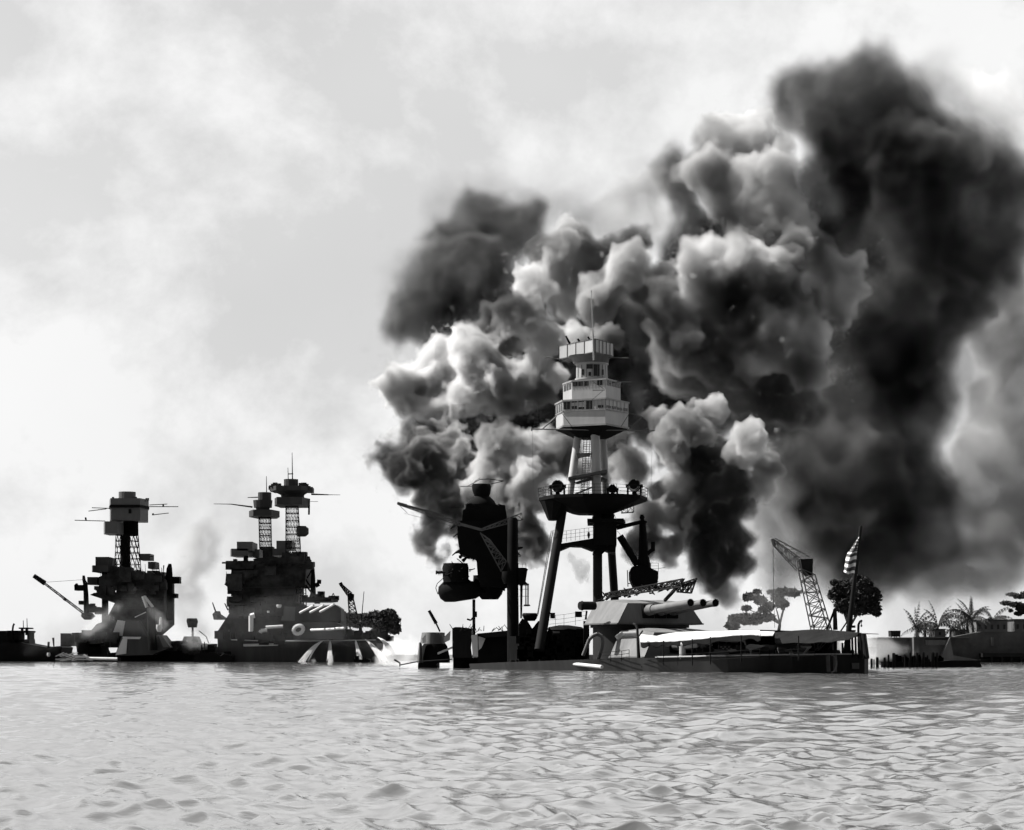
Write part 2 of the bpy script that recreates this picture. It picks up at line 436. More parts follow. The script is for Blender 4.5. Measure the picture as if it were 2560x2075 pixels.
zb3 = on_ship(1585, 1559, 4).z; zt3 = on_ship(1585, 1500, 4).z
T3 = turret(uT3, 0.3, zb3, zt3 - zb3, 5.3, 4.6, 5.4, (.97, .72), 8.8, .34, 1.35, (zt3 - zb3) * .56, 'upper gun turret with pale sunlit side and three long barrels', slope=0.07)
zb4 = on_ship(1640, 1644, 4).z; zt4 = on_ship(1640, 1574, 4).z
T4 = turret(uT4, 0.3, zb4, zt4 - zb4, 5.3, 4.6, 5.4, (.97, .72), 8.0, .34, 1.35, (zt4 - zb4) * .45, 'lower gun turret half hidden under the white awning', slope=-0.01)
# barbettes
def ring(u, v, z, r, n=28): return [SH(u, v, z) + Vector((math.cos(2*math.pi*i/n) * r, math.sin(2*math.pi*i/n) * r, 0)) for i in range(n)]
m = MB(); m.loft([ring(uT3, .3, -1.5, 4.75), ring(uT3, .3, zb3 - .05, 4.75)]); m.loft([ring(uT3, .3, zb3 - .32, 5.0), ring(uT3, .3, zb3 - .06, 5.0)])
BARB = m.build('barbette', M['hull'], SHIP, smooth=True)
m = MB(); m.loft([ring(uT4, .3, -1.5, 4.75), ring(uT4, .3, zb4 - .05, 4.75)]); m.build('barbette', M['hull'], SHIP, smooth=True)
# life raft leaning on the barbette
m = MB(); ps = []
for x, y in ((655,1545),(680,1480),(705,1415),(735,1385),(770,1372),(800,1390),(812,1430),(805,1480),(790,1530),(770,1590)):
    ps.append(z5(x, y, 199.5))
for a, b in zip(ps, ps[1:]): m.tube(a, b, .18, .18, 10)
m.build('life_raft', M['dark'], SHIP, smooth=True)
# rangefinder hoods sticking out of the turret sides
m = MB(); m.tube(z5(632,1150,204), z5(745,1150,205), .42, .42, 14); m.tube(z5(640,1150,203.9), z5(655,1150,203.9), .48, .48, 14); m.build('rangefinder', M['black'], T3, smooth=True)
m = MB(); m.tube(z5(950,1385,191.5), z5(1070,1380,192), .33, .33, 14); m.tube(z5(935,1372,191.3), z5(955,1400,191.3), .42, .42, 12); m.build('rangefinder', M['pale'], T4, smooth=True)
# catapult and nets on top of the upper turret
m = MB()
a0, a1, b0, b1 = s5(830,1055,1.2), s5(1440,940,1.2), s5(850,1085,1.2), s5(1430,1000,1.2)
m.truss(a0, a1, b0, b1, 12, .09, 1.6)
m.truss(s5(1400,985,0), s5(1550,935,0), s5(1400,1040,0), s5(1510,1050,0), 3, .09, 1.2)
m.bar(s5(1300,1110,0), s5(1410,990,0), .3)
m.build('catapult', M['black'], SHIP)
m = MB(); r = random.Random(4)
for i in range(110):
    x = r.uniform(760, 1530); y = 1085 - (x - 760) * .16 + r.uniform(-14, 34)
    p = s5(x, y, 1.2); m.tube(p, p + Vector((r.uniform(-.5, .5), r.uniform(-.3, .3), r.uniform(-.3, .5))), r.uniform(.04, .16), .04, 5)
build_each(m, 'bent_plate', M['soot'], SHIP)

# awning
def ribbon(mb, up, lo, th=0.05):
    n = len(up)
    for k in range(n - 1):
        q = [up[k], up[k+1], lo[k+1], lo[k]]; o = Vector((0.02, 0.03, -th))
        mb.add(q + [p + o for p in q], [(0,1,2,3),(7,6,5,4),(0,4,5,1),(1,5,6,2),(2,6,7,3),(3,7,4,0)])
up9 = [(520,560),(650,575),(760,588),(830,568),(930,552),(1050,535),(1300,525),(1600,518),(1900,510),(2080,505),(2142,508)]
lo9 = [(540,668),(650,663),(760,660),(860,657),(950,656),(1080,645),(1320,625),(1560,598),(1850,572),(2060,566),(2142,578)]
# resample with sagging scallops
def resample(pts, n):
    xs = np.linspace(0, 1, n); t = np.linspace(0, 1, len(pts))
    return list(zip(np.interp(xs, t, [p[0] for p in pts]), np.interp(xs, t, [p[1] for p in pts])))
U, L = resample(up9, 60), resample(lo9, 60)
m = MB()
up = [s9(x, y, 5.0) for x, y in U]; lo = [s9(x, y + 5 * abs(math.sin(i * .55)), 10.2) for i, (x, y) in enumerate(L)]
ribbon(m, up, lo)
AWN = m.build('awning', M['white'], SHIP, smooth=True, label='sunlit white awning')
m = MB()   # the flap folded over the end and its hanging corners
ribbon(m, [s6(520,1212,6), s6(600,1210,6), s6(690,1215,6)], [s6(540,1252,9.5), s6(610,1252,9.5), s6(672,1250,9.5)])
m.add([s6(410,1250,9.8), s6(470,1245,9.8), s6(445,1285,9.6)], [(0,1,2)]); m.add([s6(480,1245,9.8), s6(545,1240,9.8), s6(520,1290,9.6)], [(0,1,2)])
m.build('flap', M['white'], AWN)
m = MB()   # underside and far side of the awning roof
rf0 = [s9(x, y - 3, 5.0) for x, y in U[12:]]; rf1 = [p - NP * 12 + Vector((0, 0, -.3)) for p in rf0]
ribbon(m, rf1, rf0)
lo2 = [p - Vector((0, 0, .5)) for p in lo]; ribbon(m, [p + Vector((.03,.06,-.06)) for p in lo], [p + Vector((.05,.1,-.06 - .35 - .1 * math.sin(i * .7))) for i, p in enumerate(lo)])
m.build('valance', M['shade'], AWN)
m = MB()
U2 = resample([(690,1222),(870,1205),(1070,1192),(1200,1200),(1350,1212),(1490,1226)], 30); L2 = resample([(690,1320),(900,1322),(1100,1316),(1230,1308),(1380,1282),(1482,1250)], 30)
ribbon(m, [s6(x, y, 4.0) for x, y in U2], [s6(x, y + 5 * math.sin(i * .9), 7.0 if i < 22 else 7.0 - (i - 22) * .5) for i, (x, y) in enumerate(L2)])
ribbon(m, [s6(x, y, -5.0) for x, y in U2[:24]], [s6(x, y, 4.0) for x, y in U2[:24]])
m.build('awning', M['shade'], SHIP, label='awning at the stern, its canvas coloured dark for shade')  # dark colour stands for the shaded underside of the awning
m = MB()   # dark sheet added along the far side to stand for the shade under the awning
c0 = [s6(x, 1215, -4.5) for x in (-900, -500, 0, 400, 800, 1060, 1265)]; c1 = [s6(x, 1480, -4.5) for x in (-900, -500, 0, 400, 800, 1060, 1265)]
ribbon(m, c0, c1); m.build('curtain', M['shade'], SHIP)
m = MB()
for x, y0, y1 in ((850,650,1000),(1235,625,985),(1478,600,970),(1890,575,940),):
    m.tube(s9(x, y1, 10.6), s9(x, y0, 10.6), .05, .05, 6)
for x in (380, 910): m.tube(s6(x, 1480, 8.8), s6(x, 1255, 8.8), .05, .05, 6)
m.path([s9(450,425,11), s9(480,440,11), s9(500,500,11)], .11, 8); m.tube(s9(500,490,11), s9(525,1040,11), .11, .19, 10)
m.bar(s9(500,620,11), s9(570,520,11), .12)
for x, y0, y1 in ((1440,1230,1455),(1410,1240,1455),(1385,1300,1450),(1320,1320,1450),(1345,1310,1450)): m.tube(s6(x, y1, 1), s6(x - 5, y0, 1), .09, .09, 6)
for x0, x1 in ((1505,1535),(1478,1490)): m.tube(s6(x1, 1465, .4), s6(x0, 1235, .4), .2, .16, 8); m.tube(s6(x1, 1465, .4) + Vector((.3,.6,0)), s6(x0, 1240, .4) + Vector((.3,.6,0)), .08, .08, 6)
build_each(m, 'awning_stanchion', M['black'], SHIP)
# davit lamp at the stern
m = MB(); m.path([s6(1468,1460,.3), s6(1462,1200,.3), s6(1464,1150,.3), s6(1478,1122,.3), s6(1492,1116,.3)], .1, 8); m.tube(s6(1491,1116,.3), s6(1491,1145,.3), .03, .03, 5); m.stack(z6, [(1485,1495,1148),(1482,1500,1162),(1486,1496,1172)], 171.5, 1)
m.build('davit', M['black'], SHIP, smooth=True)
# rails and chain along the port side
m = MB()
ps = [s9(x, y, 12.2) for x, y in ((0,950),(290,930),(390,915))]; m.rail(ps, .95, 2.2, .035)
ps = [s9(x, y, 11.3) for x, y in ((560,1010),(850,985),(1240,968),(1478,955),(1890,930),(2142,915))]; m.rail(ps, .9, 2.6, .03)
ps = [s6(x, y, 9.0 - i * .6) for i, (x, y) in enumerate(((100,1510),(380,1490),(640,1480),(910,1474),(1060,1466)))]; m.rail(ps, .85, 2.4, .025)
m.build('railing', M['soot'], SHIP)
m = MB()
for x in (1045, 1138, 1232, 1352, 1475, 1605): m.tube(z3(x, 1650, 214), z3(x, 1575, 214), .14, .12, 8)
xs = (960, 1045, 1138, 1232, 1352, 1475, 1605, 1720)
for yy in (1597, 1622):
    for a, b in zip(xs, xs[1:]):
        pts_ = [z3(a + (b - a) * t, yy - (a - 960) * .045 + 14 * 4 * t * (1 - t), 214) for t in np.linspace(0, 1, 7)]; m.path(pts_, .07, 5)
build_each(m, 'bulwark_chain', M['black'], SHIP)
# gear under the awning and on deck
m = MB(); m.tube(s6(-168,1345,10), s6(-20,1330,9), .36, .3, 12); m.tube(s6(-160,1350,10), s6(-160,1470,10), .3, .3, 12); m.build('ventilator', M['pale'], SHIP, smooth=True)
m = MB(); r = random.Random(9)
for i in range(60):
    x = r.uniform(-40, 1080); y = r.uniform(1345, 1470); p = s6(x, y, r.uniform(-2, 6)); s = r.uniform(.15, .6)
    m.box((p.x - s, p.y - s * .5, p.z - s * .4), (p.x + s, p.y + s * .5, p.z + s * .4))
build_each(m, 'deck_fitting', M['dark'], SHIP)
m = MB()
m.prism(z6, [(425,1345),(470,1330),(605,1345),(560,1365),(480,1380),(470,1430),(455,1380),(425,1370)], 178, .3)
m.prism(z6, [(835,1400),(850,1385),(870,1450),(825,1455)], 175, .4); m.prism(z6, [(1000,1465),(1075,1418),(1130,1440),(1060,1470)], 172.5, .6)
for i in range(6): m.pbox(z6, 190 + i * 18, 204 + i * 18, 1352 + (i % 2) * 16, 1362 + (i % 2) * 16, 180, .2)
m.prism(z6, [(925,1350),(1040,1350),(960,1425),(945,1425),(990,1365),(940,1362)], 174, .25)
build_each(m, 'canvas_cover', M['white'], SHIP)
m = MB(); m.tube(z3(1480,1607,196), z3(1720,1632,188), .16, .16, 10); m.tube(z5(1100,1650,187), z5(1330,1632,185), .12, .12, 8)
build_each(m, 'boat_boom', M['farwhite'], SHIP, smooth=True)

# stern aircraft crane
dC = s6(1180, 1390, 0).y
def c6(x, y): return z6(x, y, dC)
m = MB()
m.stack(z6, [(1120,1290,1385),(1130,1300,1410),(1140,1290,1465)], dC, .8)
CR = m.build('crane', M['black'], SHIP)
m = MB()
m.truss(c6(1080,1390), c6(922,640), c6(1215,1250), c6(1045,690), 7, .075, 1.9)
m.bar(c6(1215,1250), c6(1230,1390), .2)
m.build('tower', M['dark'], CR)
m = MB(); m.prism(z6, [(930,545),(1045,540),(1040,690),(1000,700),(945,640)], dC - .8, 1.6); m.build('machinery_box', M['black'], CR)
m = MB()
for o in (-.75, .75):
    oo = Vector((0, o, 0)); tip = Vector((0, o * .3, 0))
    m.truss(c6(920,545) + oo, c6(672,358) + tip, c6(900,650) + oo, c6(685,425) + tip, 6, .055, cross=False)
m.bar(c6(1010,525), c6(690,352), .1)
for i in range(5): m.bar(c6(1010 - 320*i/5, 525 - 173*i/5), c6(920 - 248*(i+.5)/5, 545 - 187*(i+.5)/5), .05)
m.build('jib', M['dark'], CR)
m = MB(); m.tube(c6(675,420), c6(680,965), .025, .025, 5); m.stack(z6, [(674,684,955),(668,692,978),(674,686,1000)], dC, 1, 8); m.tube(c6(684,1000), c6(690,1180), .02, .02, 4)
m.tube(c6(668,360), c6(690,425), .16, .16, 8)
m.build('cable', M['rope'], CR)
m = MB(); m.bar(c6(1110,1360), c6(1240,1020), .2); m.tube(c6(1250,1200), c6(1245,1010), .2, .16, 8); m.stack(z6, [(1232,1262,1005),(1228,1266,1020),(1236,1258,1040)], dC, 1, 8); m.build('brace_post', M['black'], CR)

# flagstaff
dF = 172.5
def f6(x, y): return z6(x, y, dF)
m = MB(); m.tube(f6(1347,1440), f6(1484,245), .27, .13, 10); m.stack(z6, [(1478,1492,236),(1474,1496,245),(1478,1490,254)], dF, 1, 8)
m.bar(f6(1180,1385), f6(1372,1105), .14); m.pbox(z6, 1358, 1436, 1158, 1180, dF, .5); m.pbox(z6, 1362, 1438, 1200, 1218, dF, .8); m.stack(z6,[(1370,1420,1385),(1365,1428,1400),(1372,1418,1430)],dF,1,10)
STAFF = m.build('flagstaff', M['black'], SHIP, smooth=True)

# ---- tripod mainmast
DM = 220.0
LEGU = M['pale']
m = MB(); m.tube(z4(548,1090,DM), z4(556,1575,DM), .50, .52, 20); m.tube(z5(770,330,DM), z5(772,1130,DM), .48, .52, 20)
# the three legs: centre, raked left, raked right-rear
m = MB(); m.tube(z4(543,1080,DM), z4(556,1600,DM), .49, .52, 20); m.build('mast_leg', M['pale'], SHIP, smooth=True, label='pale upper length of the upright leg')
m = MB(); m.tube(z4(424,1090,DM+1.5), z4(352,1600,DM-.5), .40, .42, 20); m.build('mast_leg', M['pale'], SHIP, smooth=True, label='pale upper length of the left raking leg')
m = MB(); m.tube(z4(596,1090,DM+2.5), z4(622,1600,DM+5), .40, .42, 20); m.build('mast_leg', M['pale'], SHIP, smooth=True, label='pale upper length of the right raking leg')
m = MB(); m.tube(z5(769,330,DM), z5(772,1400,DM), .48, .52, 20); m.build('mast_leg', M['black'], SHIP, smooth=True, label='black lower length of the upright leg')
m = MB(); m.tube(z5(505,330,DM-.5), z5(310,1500,DM-5), .46, .52, 20); m.build('mast_leg', M['black'], SHIP, smooth=True, label='black lower length of the left raking leg')
m = MB(); m.tube(z5(855,330,DM+5), z5(925,1400,DM+9), .43, .46, 20); m.build('mast_leg', M['black'], SHIP, smooth=True, label='black lower length of the right raking leg')
m = MB()   # ladder up the left leg and inside the tripod
for e in (0, 14):
    m.tube(z5(418 - e, 560, DM-3), z5(300 - e * .4, 1220, DM-5), .04, .04, 5)
for i in range(40):
    t = i / 40; m.tube(z5(418 - 118*t, 560 + 660*t, DM-3-2*t), z5(404 - 110*t, 560 + 660*t, DM-3-2*t), .025, .025, 4)
for i, x in enumerate((448, 470, 492, 505)):
    m.tube(z4(x + 15, 1140, DM+1), z4(x - 10, 1560, DM+1), .035, .035, 5)
for i in range(34):
    y = 1140 + i * 12.5; m.tube(z4(462 - (y-1140)*.06, y, DM+1), z4(520 - (y-1140)*.06, y, DM+1), .03 if i % 5 else .06, .03, 4)
build_each(m, 'ladder', M['dark'], SHIP)
m = MB()
m.prism(z4, [(350,1425),(630,1370),(632,1392),(350,1442)], DM-1.2, 3.2); m.prism(z4, [(405,1255),(510,1248),(510,1262),(440,1275),(415,1290)], DM-.4, 2); m.prism(z4,[(580,1420),(632,1440),(632,1452),(580,1440)],DM,3)
m.bar(z4(370,1560,DM), z4(520,1500,DM), .2); m.prism(z4, [(390,1465),(520,1425),(520,1445),(420,1470)], DM-.4, 1)
m.build('mast_gallery', M['dark'], SHIP)
# searchlight platform
m = MB()
pl = [(305,0),(420,-4.2),(640,-5.6),(900,-5.6),(1090,-3.8),(1165,.2),(1100,4.5),(800,6.5),(450,5.5)]
m.plan(z5, pl, 296, 322, DM)
rt = [Vector((z5(x, 322, DM).x, DM + o, z5(x, 324, DM).z)) for x, o in pl]
cx = z5(725, 322, DM).x; rb = [Vector((cx + (p.x - cx) * .36, DM + (p.y - DM) * .36, z5(0, 428, DM).z)) for p in rt]
m.loft([rb, rt])
rt2 = [Vector((p.x * 0 + z5(440, 0, DM).x + (p.x - cx) * .30, DM - 1 + (p.y - DM) * .45, z5(0, 335, DM).z)) for p in rt]
rb2 = [Vector((z5(415, 0, DM).x + (p.x - cx) * .09, DM - 1 + (p.y - DM) * .2, z5(0, 480, DM).z)) for p in rt]
m.loft([rb2, rt2])
PLAT = m.build('searchlight_platform', M['soot'], SHIP)
m = MB(); PP = [Vector((z5(x, 296, DM).x, DM + o * .97, z5(x, 296, DM).z)) for x, o in pl]
m.rail(PP + [PP[0]], 1.0, 1.1, .03)
m.truss(z5(955,365,DM-2), z5(1055,335,DM-2), z5(960,418,DM-2), z5(1055,412,DM-2), 2, .05, 1.2)
m.bar(z5(880,440,DM), z5(920,400,DM), .06); m.bar(z5(918,470,DM), z5(890,400,DM), .05)
m.build('railing', M['black'], PLAT)
def searchlight(x, y, w, d, bright):
    s = z5(x + 1, 0, d).x - z5(x, 0, d).x
    m = MB(); c = z5(x, y, d); R = w * s / 2
    # a drum turned towards the viewer and up, with a rumpled canvas hood
    ax_ = Vector((-.25, -.95, .15)).normalized(); u = ax_.orthogonal().normalized(); t = ax_.cross(u)
    rings = []
    for k, (o, q) in enumerate(((-.75, .75), (-.6, .95), (.35, 1.0), (.6, .98), (.62, .86), (.5, .8))):
        rings.append([c + ax_ * o * R + (u * math.cos(2*math.pi*i/20) + t * math.sin(2*math.pi*i/20)) * q * R for i in range(20)])
    m.loft(rings)
    rr = random.Random(int(x))
    for i in range(9):
        a = rr.uniform(.3, 2.8); p = c + Vector((math.cos(a) * R * .85, rr.uniform(-.4, .4) * R, math.sin(a) * R * .95)); m.stack(lambda X, Y, D: Vector((X, D, Y)), [(p.x - R*.1, p.x + R*.1, p.z + R*.22), (p.x - R*.3, p.x + R*.3, p.z), (p.x - R*.2, p.x + R*.2, p.z - R*.25)], p.y, 1, 7)
    o = m.build('searchlight', M['soot'], PLAT)
    m = MB(); zf = z5(x, 296, d).z
    for sx in (-1, 1):
        m.box((c.x + sx * R * 1.12 - .1, d - .15, zf), (c.x + sx * R * 1.12 + .1, d + .15, c.z + .1)); m.tube(c + Vector((sx * R * 1.0, 0, 0)), c + Vector((sx * R * 1.45, 0, 0)), R * .32, R * .32, 10)
    m.box((c.x - R * 1.25, d - .3, zf), (c.x + R * 1.25, d + .3, zf + .25)); m.tube(Vector((c.x, d, zf)), Vector((c.x, d, c.z - R * .8)), R * .5, R * .35, 10)
    m.build('searchlight_mount', M['soot'], PLAT)
    if bright:
        m = MB(); f = c + ax_ * R * .63
        for i in range(9):
            a0, a1 = math.pi * (1.08 + .84 * i / 9), math.pi * (1.08 + .84 * (i + 1) / 9)
            m.tube(f + Vector((math.cos(a0) * R * .9, 0, math.sin(a0) * R * .9)), f + Vector((math.cos(a1) * R * .9, 0, math.sin(a1) * R * .9)), .12, .12, 6)
        m.build('searchlight_rim', M['farwhite'], PLAT)
searchlight(1060, 205, 92, DM - 2.0, True); searchlight(455, 210, 92, DM - 2.5, False); searchlight(888, 230, 66, DM + 2.5, False)
# control tops, lowest to highest
H3 = [(262,2.6),(310,-.6),(610,-2.6),(790,1.2),(740,4.6),(420,5.4)]
H2 = [(315,2.2),(375,-.4),(615,-2.0),(730,.8),(690,3.8),(440,4.4)]
m = MB(); m.plan(z4, H3, 882, 1058, DM, .985); TOP3 = m.build('control_top', M['pale'], SHIP, label='widest and lowest box of the fighting top')
m = MB(); m.plan(z4, [(x + (525 - x) * -.03, o * 1.05) for x, o in H3], 872, 883, DM); m.plan(z4, [(x + (525 - x) * -.02, o * 1.04) for x, o in H3], 953, 958, DM); m.plan(z4, [(x + (525 - x) * -.02, o * 1.04) for x, o in H3], 1056, 1068, DM)
m.build('ledge', M['grey'], TOP3)
m = MB(); zt, zb_ = z4(0, 1068, DM).z, z4(0, 1135, DM).z
P3 = [Vector((z4(x, 0, DM).x, DM + o, zt)) for x, o in H3]; cc = sum(P3, Vector()) / 6
m.loft([[Vector((cc.x + (p.x - cc.x) * .45, cc.y + (p.y - cc.y) * .45, zb_)) for p in P3], P3]); m.build('underside', M['soot'], TOP3)
m = MB(); m.plan(z4, H2, 738, 873, DM); TOP2 = m.build('control_top', M['pale'], SHIP, label='middle box of the fighting top')
m = MB(); m.plan(z4, [(x + (525 - x) * -.03, o * 1.05) for x, o in H2], 728, 739, DM); m.plan(z4, [(x + (525 - x) * -.02, o * 1.03) for x, o in H2], 866, 872, DM); m.build('ledge', M['grey'], TOP2)
def wall_windows(H, edge, spans, y0, y1, parent, name='window'):
    """dark panes set into one wall of a plan; spans are fractions of that wall"""
    (x0, o0), (x1, o1) = H[edge], H[edge + 1]
    for a, b, f0, f1 in spans:
        A = Vector((z4(x0 + (x1-x0)*a, 0, DM).x, DM + o0 + (o1-o0)*a, 0)); B = Vector((z4(x0 + (x1-x0)*b, 0, DM).x, DM + o0 + (o1-o0)*b, 0))
        n = Vector(((B - A).y, -(B - A).x, 0)).normalized()
        zt, zb = z4(0, y0 + (y1-y0)*f0, DM).z, z4(0, y0 + (y1-y0)*f1, DM).z
        m = MB(); q = [A, B, B + n * .03, A + n * .03]
        m.loft([[Vector((p.x, p.y, zb)) for p in q], [Vector((p.x, p.y, zt)) for p in q]]); m.build(name, M['glass'], parent)
wall_windows(H3, 1, [(.02,.17,0,.9),(.21,.33,.55,.9),(.21,.33,0,.12),(.37,.50,.7,.95),(.37,.50,0,.1),(.54,.69,0,1),(.82,.95,.6,.92)], 888, 948, TOP3)
wall_windows(H3, 2, [(.05,.22,.62,.9),(.28,.46,.6,.9),(.52,.72,.62,.9),(.78,.95,.55,.9)], 888, 948, TOP3)
wall_windows(H3, 0, [(.1,.3,.05,.95),(.42,.62,.05,.95),(.72,.9,.05,.95)], 888, 960, TOP3)
wall_windows(H2, 1, [(.03,.17,.1,1),(.19,.32,.1,1),(.35,.49,.1,1),(.75,.90,.05,1.05)], 738, 774, TOP2)
wall_windows(H2, 2, [(.1,.35,.1,1),(.4,.65,.1,1),(.7,.95,.1,1)], 738, 776, TOP2)
wall_windows(H2, 0, [(.1,.35,.1,1),(.42,.62,.1,1),(.7,.92,.1,1)], 742, 790, TOP2)
m = MB()   # wall ribs
for H, y0, y1 in ((H3, 884, 955), (H2, 738, 780)):
    for e, n in ((1, 11), (2, 6)):
        for i in range(n + 1):
            (x0, o0), (x1, o1) = H[e], H[e+1]; t = i / n
            m.bar(z4(x0 + (x1-x0)*t, y0, DM) + Vector((0, o0 + (o1-o0)*t - .05, 0)), z4(x0 + (x1-x0)*t, y1, DM) + Vector((0, o0 + (o1-o0)*t - .05, 0)), .045)
build_each(m, 'wall_rib', M['grey'], TOP3)
m = MB(); m.stack(z4, [(400,640,604),(400,640,614)], DM + .8, .9, 24); m.stack(z4, [(408,632,614),(404,636,716)], DM + .8, .9, 24); m.stack(z4, [(396,645,716),(396,645,728)], DM + .8, .9, 24)
TOP1 = m.build('control_top', M['pale'], SHIP, smooth=True, label='round cabin of the fighting top')
zz = 0
for xa, xb, ya, yb in ((480,524,616,648),(530,574,616,700),(446,462,650,690),(494,512,672,700),(590,604,650,690)):
    def cyl(x):
        c = z4(520, 0, DM); X = z4(x, 0, DM).x; R = z4(632, 0, DM).x - c.x; s = max(-.98, min(.98, (X - c.x) / R)); return Vector((c.x + R * s * 1.01, DM + .8 - R * .9 * math.sqrt(1 - s*s) * 1.02, 0))
    A, B = cyl(xa), cyl(xb); zt, zb = z4(0, ya, DM).z, z4(0, yb, DM).z; m = MB()
    q = [A, B, B + Vector((0,-.05,0)), A + Vector((0,-.05,0))]; m.loft([[Vector((p.x, p.y - .03, zb)) for p in q], [Vector((p.x, p.y - .03, zt)) for p in q]]); m.build('window', M['glass'], TOP1)
m = MB()
for i in range(9):
    a = math.pi * (1.05 + .9 * i / 8); c = z4(520, 0, DM); R = z4(634, 0, DM).x - c.x
    p = Vector((c.x + R * math.cos(a) * 1.02, DM + .8 + R * .9 * math.sin(a) * 1.02, z4(0, 616, DM).z)); m.bar(p, Vector((p.x, p.y, z4(0, 714, DM).z)), .06)
m.build('cabin_rib', M['dark'], TOP1)
m = MB(); m.stack(z4, [(350,670,552),(375,645,575),(385,640,606)], DM + .8, .9, 24); m.build('top_neck', M['dark'], SHIP, smooth=True)
DT = [(285,2.6),(520,-2.4),(540,-2.5),(680,1.0),(600,4.0),(420,4.6)]
m = MB(); m.plan(z4, DT, 452, 545, DM); TUB = m.build('director_tub', M['pale'], SHIP, label='ribbed screen round the gun platform at the mast head')
m = MB()
for e, n in ((0, 4), (2, 5)):
    (x0, o0), (x1, o1) = DT[e], DT[e+1]
    for i in range(n + 1):
        t = i / n; m.bar(z4(x0 + (x1-x0)*t, 450, DM) + Vector((0, o0 + (o1-o0)*t - .05, 0)), z4(x0 + (x1-x0)*t, 548, DM) + Vector((0, o0 + (o1-o0)*t - .05, 0)), .08)
m.plan(z4, [(x + (525 - x) * -.02, o * 1.03) for x, o in DT], 450, 455, DM); m.plan(z4, [(x + (525 - x) * -.02, o * 1.03) for x, o in DT], 543, 549, DM)
m.build('screen_rib', M['dark'], TUB)
m = MB()
for x0, y0, x1, y1 in ((332,405,360,460),(418,425,432,450),(492,410,512,450)): m.tube(z4(x1, y1, DM+1), z4(x0, y0, DM+1), .13, .09, 8)
build_each(m, 'machine_gun', M['soot'], TUB)
m = MB(); m.tube(z4(534,580,DM-2.6), z4(526,370,DM-2.6), .09, .09, 8); m.tube(z4(527,380,DM-2.6), z4(517,78,DM-2.6), .06, .035, 8); m.stack(z4, [(513,521,74),(511,523,80),(514,520,86)], DM-2.6, 1, 8)
for y in (372, 390, 408): m.bar(z4(528, y, DM-2.6), z4(548, y, DM-2.6), .05)
m.build('topmast', M['steel'], SHIP)
m = MB()
m.tube(z4(80,1078,DM-1), z4(975,1090,DM-1), .07, .06, 6); m.tube(z4(265,985,DM), z4(160,1080,DM), .08, .08, 6); m.tube(z4(788,960,DM), z4(885,990,DM), .05, .05, 6); m.tube(z4(885,990,DM), z4(800,1060,DM), .08, .08, 6)
m.tube(z4(180,556,DM+1), z4(290,572,DM+1), .05, .05, 6); m.tube(z4(290,572,DM+1), z4(360,600,DM+1), .05, .05, 6); m.tube(z4(640,560,DM), z4(785,564,DM), .05, .05, 6); m.tube(z4(700,735,DM), z4(800,738,DM), .06, .05, 6)
for x in (85, 915): m.tube(z4(x,1070,DM-1), z4(x,1092,DM-1), .09, .09, 6)
m.bar(z4(300,960,DM-2.4), z4(375,1060,DM-2.4), .07); m.bar(z4(790,965,DM-.5), z4(730,1062,DM-.5), .07); m.bar(z4(600,800,DM-2.7), z4(520,868,DM-2.7), .05); m.bar(z4(520,730,DM-2.6), z4(610,790,DM-2.7), .05); m.bar(z4(525,798,DM-2.7), z4(615,796,DM-2.7), .07)
build_each(m, 'yardarm', M['dark'], SHIP)
m = MB()   # signal halyard
for a, b in (((90,1090),(95,1500)),((130,560),(125,1070)),((770,1090),(775,1580)),((800,560),(805,980)),((955,1095),(950,1500))): m.tube(z4(*a, DM-1), z4(*b, DM-1), .012, .012, 3)
build_each(m, 'halyard', M['rope'], SHIP)
# lower house on the mast, bridge, boat crane
m = MB(); m.plan(z5, [(735,-2.5),(910,-2.8),(925,2),(745,2.6)], 500, 680, DM); m.plan(z5, [(680,-3.2),(960,-3.6),(995,1),(930,3),(700,3)], 478, 506, DM); m.prism(z5, [(745,680),(915,680),(912,740),(850,720),(835,715),(805,745),(738,740)], DM-1.5, 3)
m.stack(z5, [(735,905,430),(722,900,470)], DM+1, 1, 14)
m.build('mast_house', M['soot'], SHIP)
m = MB(); m.prism(z5, [(470,662),(735,618),(920,618),(920,650),(735,712),(650,680),(560,676),(475,712)], DM-2, 3.6); BR = m.build('mast_bridge', M['soot'], SHIP)
m = MB(); m.rail([z5(420,640,DM-2), z5(490,648,DM-2), z5(735,618,DM-2)], 1.15, .45, .025); m.stack(z5,[(694,706,568),(688,712,590),(695,705,620)],DM-2,1,8); m.build('railing', M['black'], BR)
m = MB(); m.tube(z5(920,536,DM), z5(1140,482,DM), .24, .2, 10); m.tube(z5(945,600,DM+1), z5(1085,830,DM+1), .40, .38, 10)
m.stack(z5, [(1108,1132,430),(1100,1142,455),(1108,1136,475),(1082,1160,482),(1090,1160,498),(1100,1150,505),(1098,1165,640),(1092,1175,760),(1085,1190,830),(1080,1195,1000)], DM+1, .8, 8)
m.prism(z5, [(1028,880),(1050,838),(1110,830),(1190,852),(1250,880),(1250,930),(1236,1010),(1060,1010),(1030,940)], DM, 3)
m.path([z5(1165,740,DM), z5(1205,705,DM), z5(1208,660,DM)], .2, 8); m.tube(z5(1208,720,DM), z5(1208,645,DM), .22, .24, 10)
for a, b in (((925,560),(1090,760)),((1100,520),(1098,780))): m.tube(z5(*a, DM), z5(*b, DM), .03, .03, 4)
m.rail([z5(1190,880,DM), z5(1250,880,DM)], .9, .5, .03); m.bar(z5(1250,855,DM), z5(1305,850,DM), .05); m.bar(z5(1250,960,DM), z5(1010,975,DM), .1); m.tube(z5(1005,870,DM), z5(1010,1000,DM), .05, .05, 5)
m.build('boat_crane', M['soot'], SHIP)

